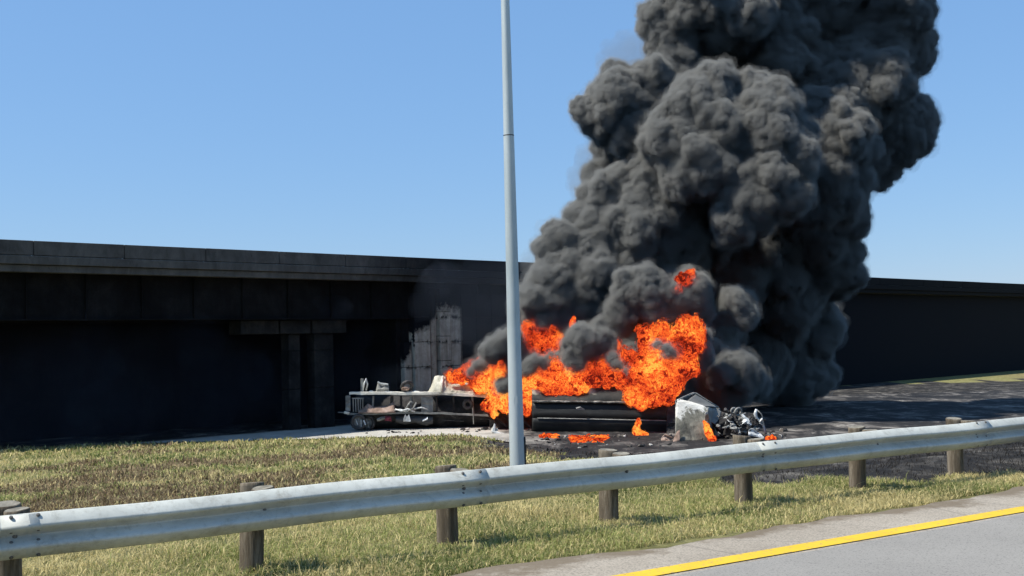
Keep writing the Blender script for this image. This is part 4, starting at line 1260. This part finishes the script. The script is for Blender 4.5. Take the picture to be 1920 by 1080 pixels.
FIRES = [
 ("left_sheet", "flames pouring from the torn trailer left of the pole", M_FLAME_HOT,
  [(848, 710, 6, 65), (860, 707, 8, 65), (873, 704, 10, 65), (888, 702, 15, 64.6), (905, 700, 18, 64.3), (922, 700, 22, 64), (940, 695, 24, 63.8), (958, 700, 28, 63.4), (905, 722, 14, 63.9), (930, 728, 20, 63.4), (950, 738, 22, 63), (975, 735, 24, 62.8), (985, 720, 20, 63), (945, 755, 14, 62.8), (925, 757, 10, 62.8), (926, 768, 6, 62.6), (927, 777, 3.5, 62.6), (975, 760, 14, 62.6), (988, 762, 10, 62.3), (990, 775, 5, 62.2), (935, 680, 14, 64)]),
  ("ball", "round orange fireball above the pole's right side over the trailer gap", M_FLAME_DEEP,
  [(1008, 640, 24, 62.6), (990, 635, 18, 62.6), (1030, 640, 18, 62.4), (1022, 655, 16, 62.4), (1035, 627, 10, 62.4), (990, 622, 8, 62.8), (1012, 625, 12, 62.5)]),
 ("mid_sheet", "flames rising along the split rim of the black tank", M_FLAME,
  [(1008, 722, 10, 61.8), (1020, 715, 14, 61.6), (1035, 705, 20, 61.4), (1055, 698, 22, 61.2), (1072, 705, 20, 61), (1040, 722, 16, 61.2), (1060, 722, 17, 61), (1085, 720, 17, 60.8), (1105, 712, 15, 60.6), (1125, 708, 14, 60.4), (1145, 708, 15, 60.2), (1165, 712, 16, 60.0), (1130, 680, 9, 60.6), (1118, 690, 10, 60.6), (1145, 665, 9, 60.6), (1155, 655, 7, 60.6), (1100, 690, 8, 61.2), (1070, 680, 10, 61.8), (1090, 677, 8, 61.8)]),
 ("right_sheet", "largest tongue of flame at the right end of the tank", M_FLAME,
  [(1185, 720, 18, 58.8), (1200, 710, 26, 58.6), (1225, 700, 34, 58.4), (1250, 700, 32, 58.2), (1195, 740, 20, 58.0), (1215, 738, 24, 58.0), (1240, 725, 26, 58.0), (1262, 708, 24, 58.0), (1282, 692, 18, 58.2), (1205, 757, 9, 58), (1230, 670, 22, 58.6), (1255, 665, 22, 58.6), (1280, 660, 22, 58.4), (1295, 640, 20, 58.4), (1302, 622, 14, 58.4), (1290, 628, 15, 58.6), (1265, 635, 15, 58.8), (1245, 630, 13, 59), (1212, 645, 12, 59), (1210, 628, 8, 59.1), (1218, 660, 14, 58.8), (1190, 690, 16, 59), (1178, 672, 9, 59.4)]),
 ("upper_ball", "small red flame glowing through smoke high in the plume", M_FLAME_DEEP,
  [(1286, 528, 15, 60.2), (1272, 543, 9, 60.0), (1294, 515, 9, 60.3), (1305, 530, 8, 60.5), (1262, 545, 5, 59.9)]),
 ("spot_one", "thin flame tongue at the road under the right end of the tank", M_FLAME,
  [(1194, 812, 6, 56.6), (1195, 804, 5, 56.6), (1196, 796, 3.6, 56.6), (1197, 789, 2, 56.6), (1204, 815, 4, 56.6), (1213, 816, 3, 56.6)]),
 ("spot_two", "small flame between the cab shell and the engine wreckage", M_FLAME_HOT,
  [(1327, 808, 4, 52.6), (1330, 815, 5.5, 52.5), (1335, 823, 5, 52.4), (1325, 801, 3, 52.7), (1322, 795, 1.8, 52.8)]),
 ("spot_three", "low pale flame on the ground right of the engine wreckage", M_FLAME,
  [(1440, 823, 4, 52.4), (1447, 821, 3, 52.4), (1452, 823, 2.5, 52.4)]),
 ("spot_four", "tiny red flame poking from smoke over the fireball", M_FLAME_DEEP,
  [(1073, 605, 5, 61.4), (1076, 598, 3, 61.4), (1072, 612, 3.5, 61.4)]),
]
for q, (nm, lab, mat, lst) in enumerate(FIRES):
    fm = blob_mesh("flame", [(c_, r_ * 0.88) for c_, r_ in puff(lst)], 0.06 if len(lst) > 6 else 0.035, (7, 4), 60 + q)
    amp = 1.0 if len(lst) > 6 else 0.35
    billow(fm, [(1.1, 0.30 * amp), (2.4, 0.22 * amp), (5.0, 0.10 * amp)], 80 + q)
    V, Nn = get_vn(fm)
    n1 = np.clip(fbm(V * np.array([1, 1, 0.6]), 2.3, 3, 8) - 0.45, 0, 1) * 0.9 * amp      # licks drawn upwards
    V[:, 2] += n1 * np.clip(Nn[:, 2] + 0.3, 0, 1)
    fm.vertices.foreach_set('co', V.astype(np.float32).ravel()); fm.update()
    fo = tag(link("flame", fm, mat, smooth=True), lab, "flame", "flames around the burning tanker")
    if len(lst) > 4:
        for gi, gr in enumerate((0.03, 0.09) if len(lst) > 6 else (0.02,)):
            lk = fm.copy(); lk.materials.clear()
            V, Nn = get_vn(lk)
            V = V + Nn * gr
            V[:, 2] += gr * 1.6 * fbm(V, 1.8, 3, 77 + gi)
            lk.vertices.foreach_set('co', V.astype(np.float32).ravel()); lk.update()
            billow(lk, [(2.0, 0.16 * amp), (4.5, 0.08 * amp)], 500 + q + gi)
            link("flame_lick", lk, M_LICK, fo, smooth=True)

# embers lying on the road in front of the tank
for (x0, x1, y0, y1, Yc_, lab) in ((1068, 1140, 815, 831, 55.2, "wide orange patch of burning fuel on the road below the tank"), (1012, 1048, 814, 822, 57.2, "narrow orange patch of burning fuel beside the pole")):
    m = MB(); rnd = random.Random(int(x0))
    for q in range(260):
        px = rnd.uniform(x0, x1); py = rnd.triangular(y0, y1, (y0 + y1) / 2)
        d = ray(px, py); p = CAM + d * ((-2.985 - CAM.z) / d.z)
        r_ = rnd.uniform(0.02, 0.07)
        m.box((p.x, p.y, -2.98 + r_ * .4), (r_ * rnd.uniform(1.5, 4), r_ * 2, r_), (rnd.uniform(-.5, .5), rnd.uniform(-.5, .5), rnd.uniform(0, 3)), rnd.uniform(.1, 1))
    tag(obj("burning_fuel", m, mottled("x", (0, 0, 0), (0, 0, 0)) if False else M_FLAME), lab, "fire", kind='stuff')

# ------------------------------------------------------------------ grass
def grass_blades(name, n, smp, hgt, wid, seed, label, lean=0.5):
    rg = np.random.default_rng(seed)
    X, Y = smp(rg, n)
    s, t = st(X, Y)
    burn, dry = masks(X, Y)
    P = np.stack([X, Y, np.zeros_like(X)], 1)
    clump = fbm(P, 1.6, 3, 40)
    edge_road = t > 1.32 + 0.20 * (fbm(P, 1.4, 4, 44) - 0.5) * 2
    keep = (~edge_road) & (rg.random(len(X)) > burn * 0.93) & (rg.random(len(X)) > dry * 0.25) & (Y < y_edge(X) + 0.3) \
        & (rg.random(len(X)) < 0.35 + 1.1 * clump)
    X, Y, burn, dry, clump = X[keep], Y[keep], burn[keep], dry[keep], clump[keep]
    P = P[keep]
    n = len(X)
    lump_ = (fbm(P, 0.8, 4, 3) - 0.5) * 0.16 * sm(-0.3, -2.0, t[keep])
    Z = terrain_z(X, Y) + lump_ - 0.035
    h = hgt(Y) * rg.uniform(0.45, 1.25, n) * (0.25 + 1.5 * clump)
    w = wid(Y) * rg.uniform(0.7, 1.3, n)
    an = rg.uniform(0, 2 * np.pi, n)
    ln = rg.uniform(0.1, 1.0, n) * lean
    dx, dy = np.cos(an) * ln, np.sin(an) * ln
    wa = rg.uniform(0, np.pi, n)
    wx, wy = np.cos(wa) * w / 2, np.sin(wa) * w / 2
    V = np.zeros((n, 5, 3))
    V[:, 0] = np.stack([X - wx, Y - wy, Z], 1)
    V[:, 1] = np.stack([X + wx, Y + wy, Z], 1)
    V[:, 2] = np.stack([X - wx * .8 + dx * h * .35, Y - wy * .8 + dy * h * .35, Z + h * .55], 1)
    V[:, 3] = np.stack([X + wx * .8 + dx * h * .35, Y + wy * .8 + dy * h * .35, Z + h * .55], 1)
    V[:, 4] = np.stack([X + dx * h * 1.1, Y + dy * h * 1.1, Z + h * (1 - 0.35 * ln)], 1)
    I = np.arange(n)[:, None] * 5
    T = np.concatenate([I + np.array([[0, 1, 3]]), I + np.array([[0, 3, 2]]), I + np.array([[2, 3, 4]])])
    g1 = np.array([0.085, 0.12, 0.03]); g2 = np.array([0.30, 0.32, 0.105]); y1 = np.array([0.56, 0.475, 0.225]); b1 = np.array([0.36, 0.27, 0.15]); b2 = np.array([0.07, 0.048, 0.028])
    r = rg.random(n)[:, None]
    gm = np.clip((fbm(P, 0.7, 4, 90)[:, None] - 0.36) * 3.2 + (rg.random((n, 1)) - .5) * 0.7, 0, 1)
    c = g1 + (g2 - g1) * np.clip(gm + 0.2 * r, 0, 1)
    isy = (rg.random((n, 1)) < 0.36 + 0.60 * np.clip((fbm(P, 0.5, 3, 97)[:, None] - 0.4) * 3, 0, 1))
    c = np.where(isy, y1 * (0.7 + 0.5 * r), c)
    isd = rg.random((n, 1)) < dry[:, None] * 0.85
    c = np.where(isd, b2 + (b1 - b2) * rg.random((n, 1)) ** 1.3, c)
    isb = rg.random((n, 1)) < burn[:, None]
    c = np.where(isb, np.array([0.03, 0.025, 0.02]), c)
    C = np.repeat(c, 5, 0)
    me_ = np_mesh(name, V.reshape(-1, 3), T, {'tint': C})
    k = NT("grass_blade")
    v = k.add("ShaderNodeAttribute", attribute_name='tint').outputs['Color']
    k.set(v, 0.7, 0, 0.2)
    tr_ = k.add("ShaderNodeBsdfTranslucent"); k.link(v, tr_.inputs[0])
    mx = k.add("ShaderNodeMixShader"); mx.inputs[0].default_value = 0.35
    k.link(k.b.outputs[0], mx.inputs[1]); k.link(tr_.outputs[0], mx.inputs[2]); k.link(mx.outputs[0], k.out.inputs['Surface'])
    tag(link("grass", me_, k.m), label, "grass", kind='stuff')
    print(name, n)

def near_s(rg, n):
    u = rg.random(n) ** 1.4
    s = rg.uniform(-9, 16, n)
    t = 1.5 - u * 9.0
    X = P0[0] + D[0] * s + N[0] * t; Y = P0[1] + D[1] * s + N[1] * t
    m_ = (np.abs(X) < 0.49 * Y + 0.5) & (Y > 6)
    return X[m_], Y[m_]
def far_s(rg, n):
    iv = rg.uniform(1 / 60.0, 1 / 12.0, n)
    Y = 1 / iv
    X = rg.uniform(-0.49, 0.49, n) * Y
    s, t = st(X, Y)
    m_ = (t < -3.5)
    return X[m_], Y[m_]
grass_blades("near_grass", 420000, near_s, lambda y: 0.085 + 0 * y, lambda y: 0.0075 + 0 * y, 21, "mown yellow green grass around the guardrail posts", 1.6)
grass_blades("far_grass", 230000, far_s, lambda y: 0.07 + 0.0022 * y, lambda y: 0.0010 * y, 22, "dry and scorched grass on the slope down to the lower road", 1.3)

grass_blades("tall_stalks", 5200, near_s, lambda y: 0.20 + 0 * y, lambda y: 0.006 + 0 * y, 23, "taller straw coloured stalks sticking out of the mown verge", 1.3)
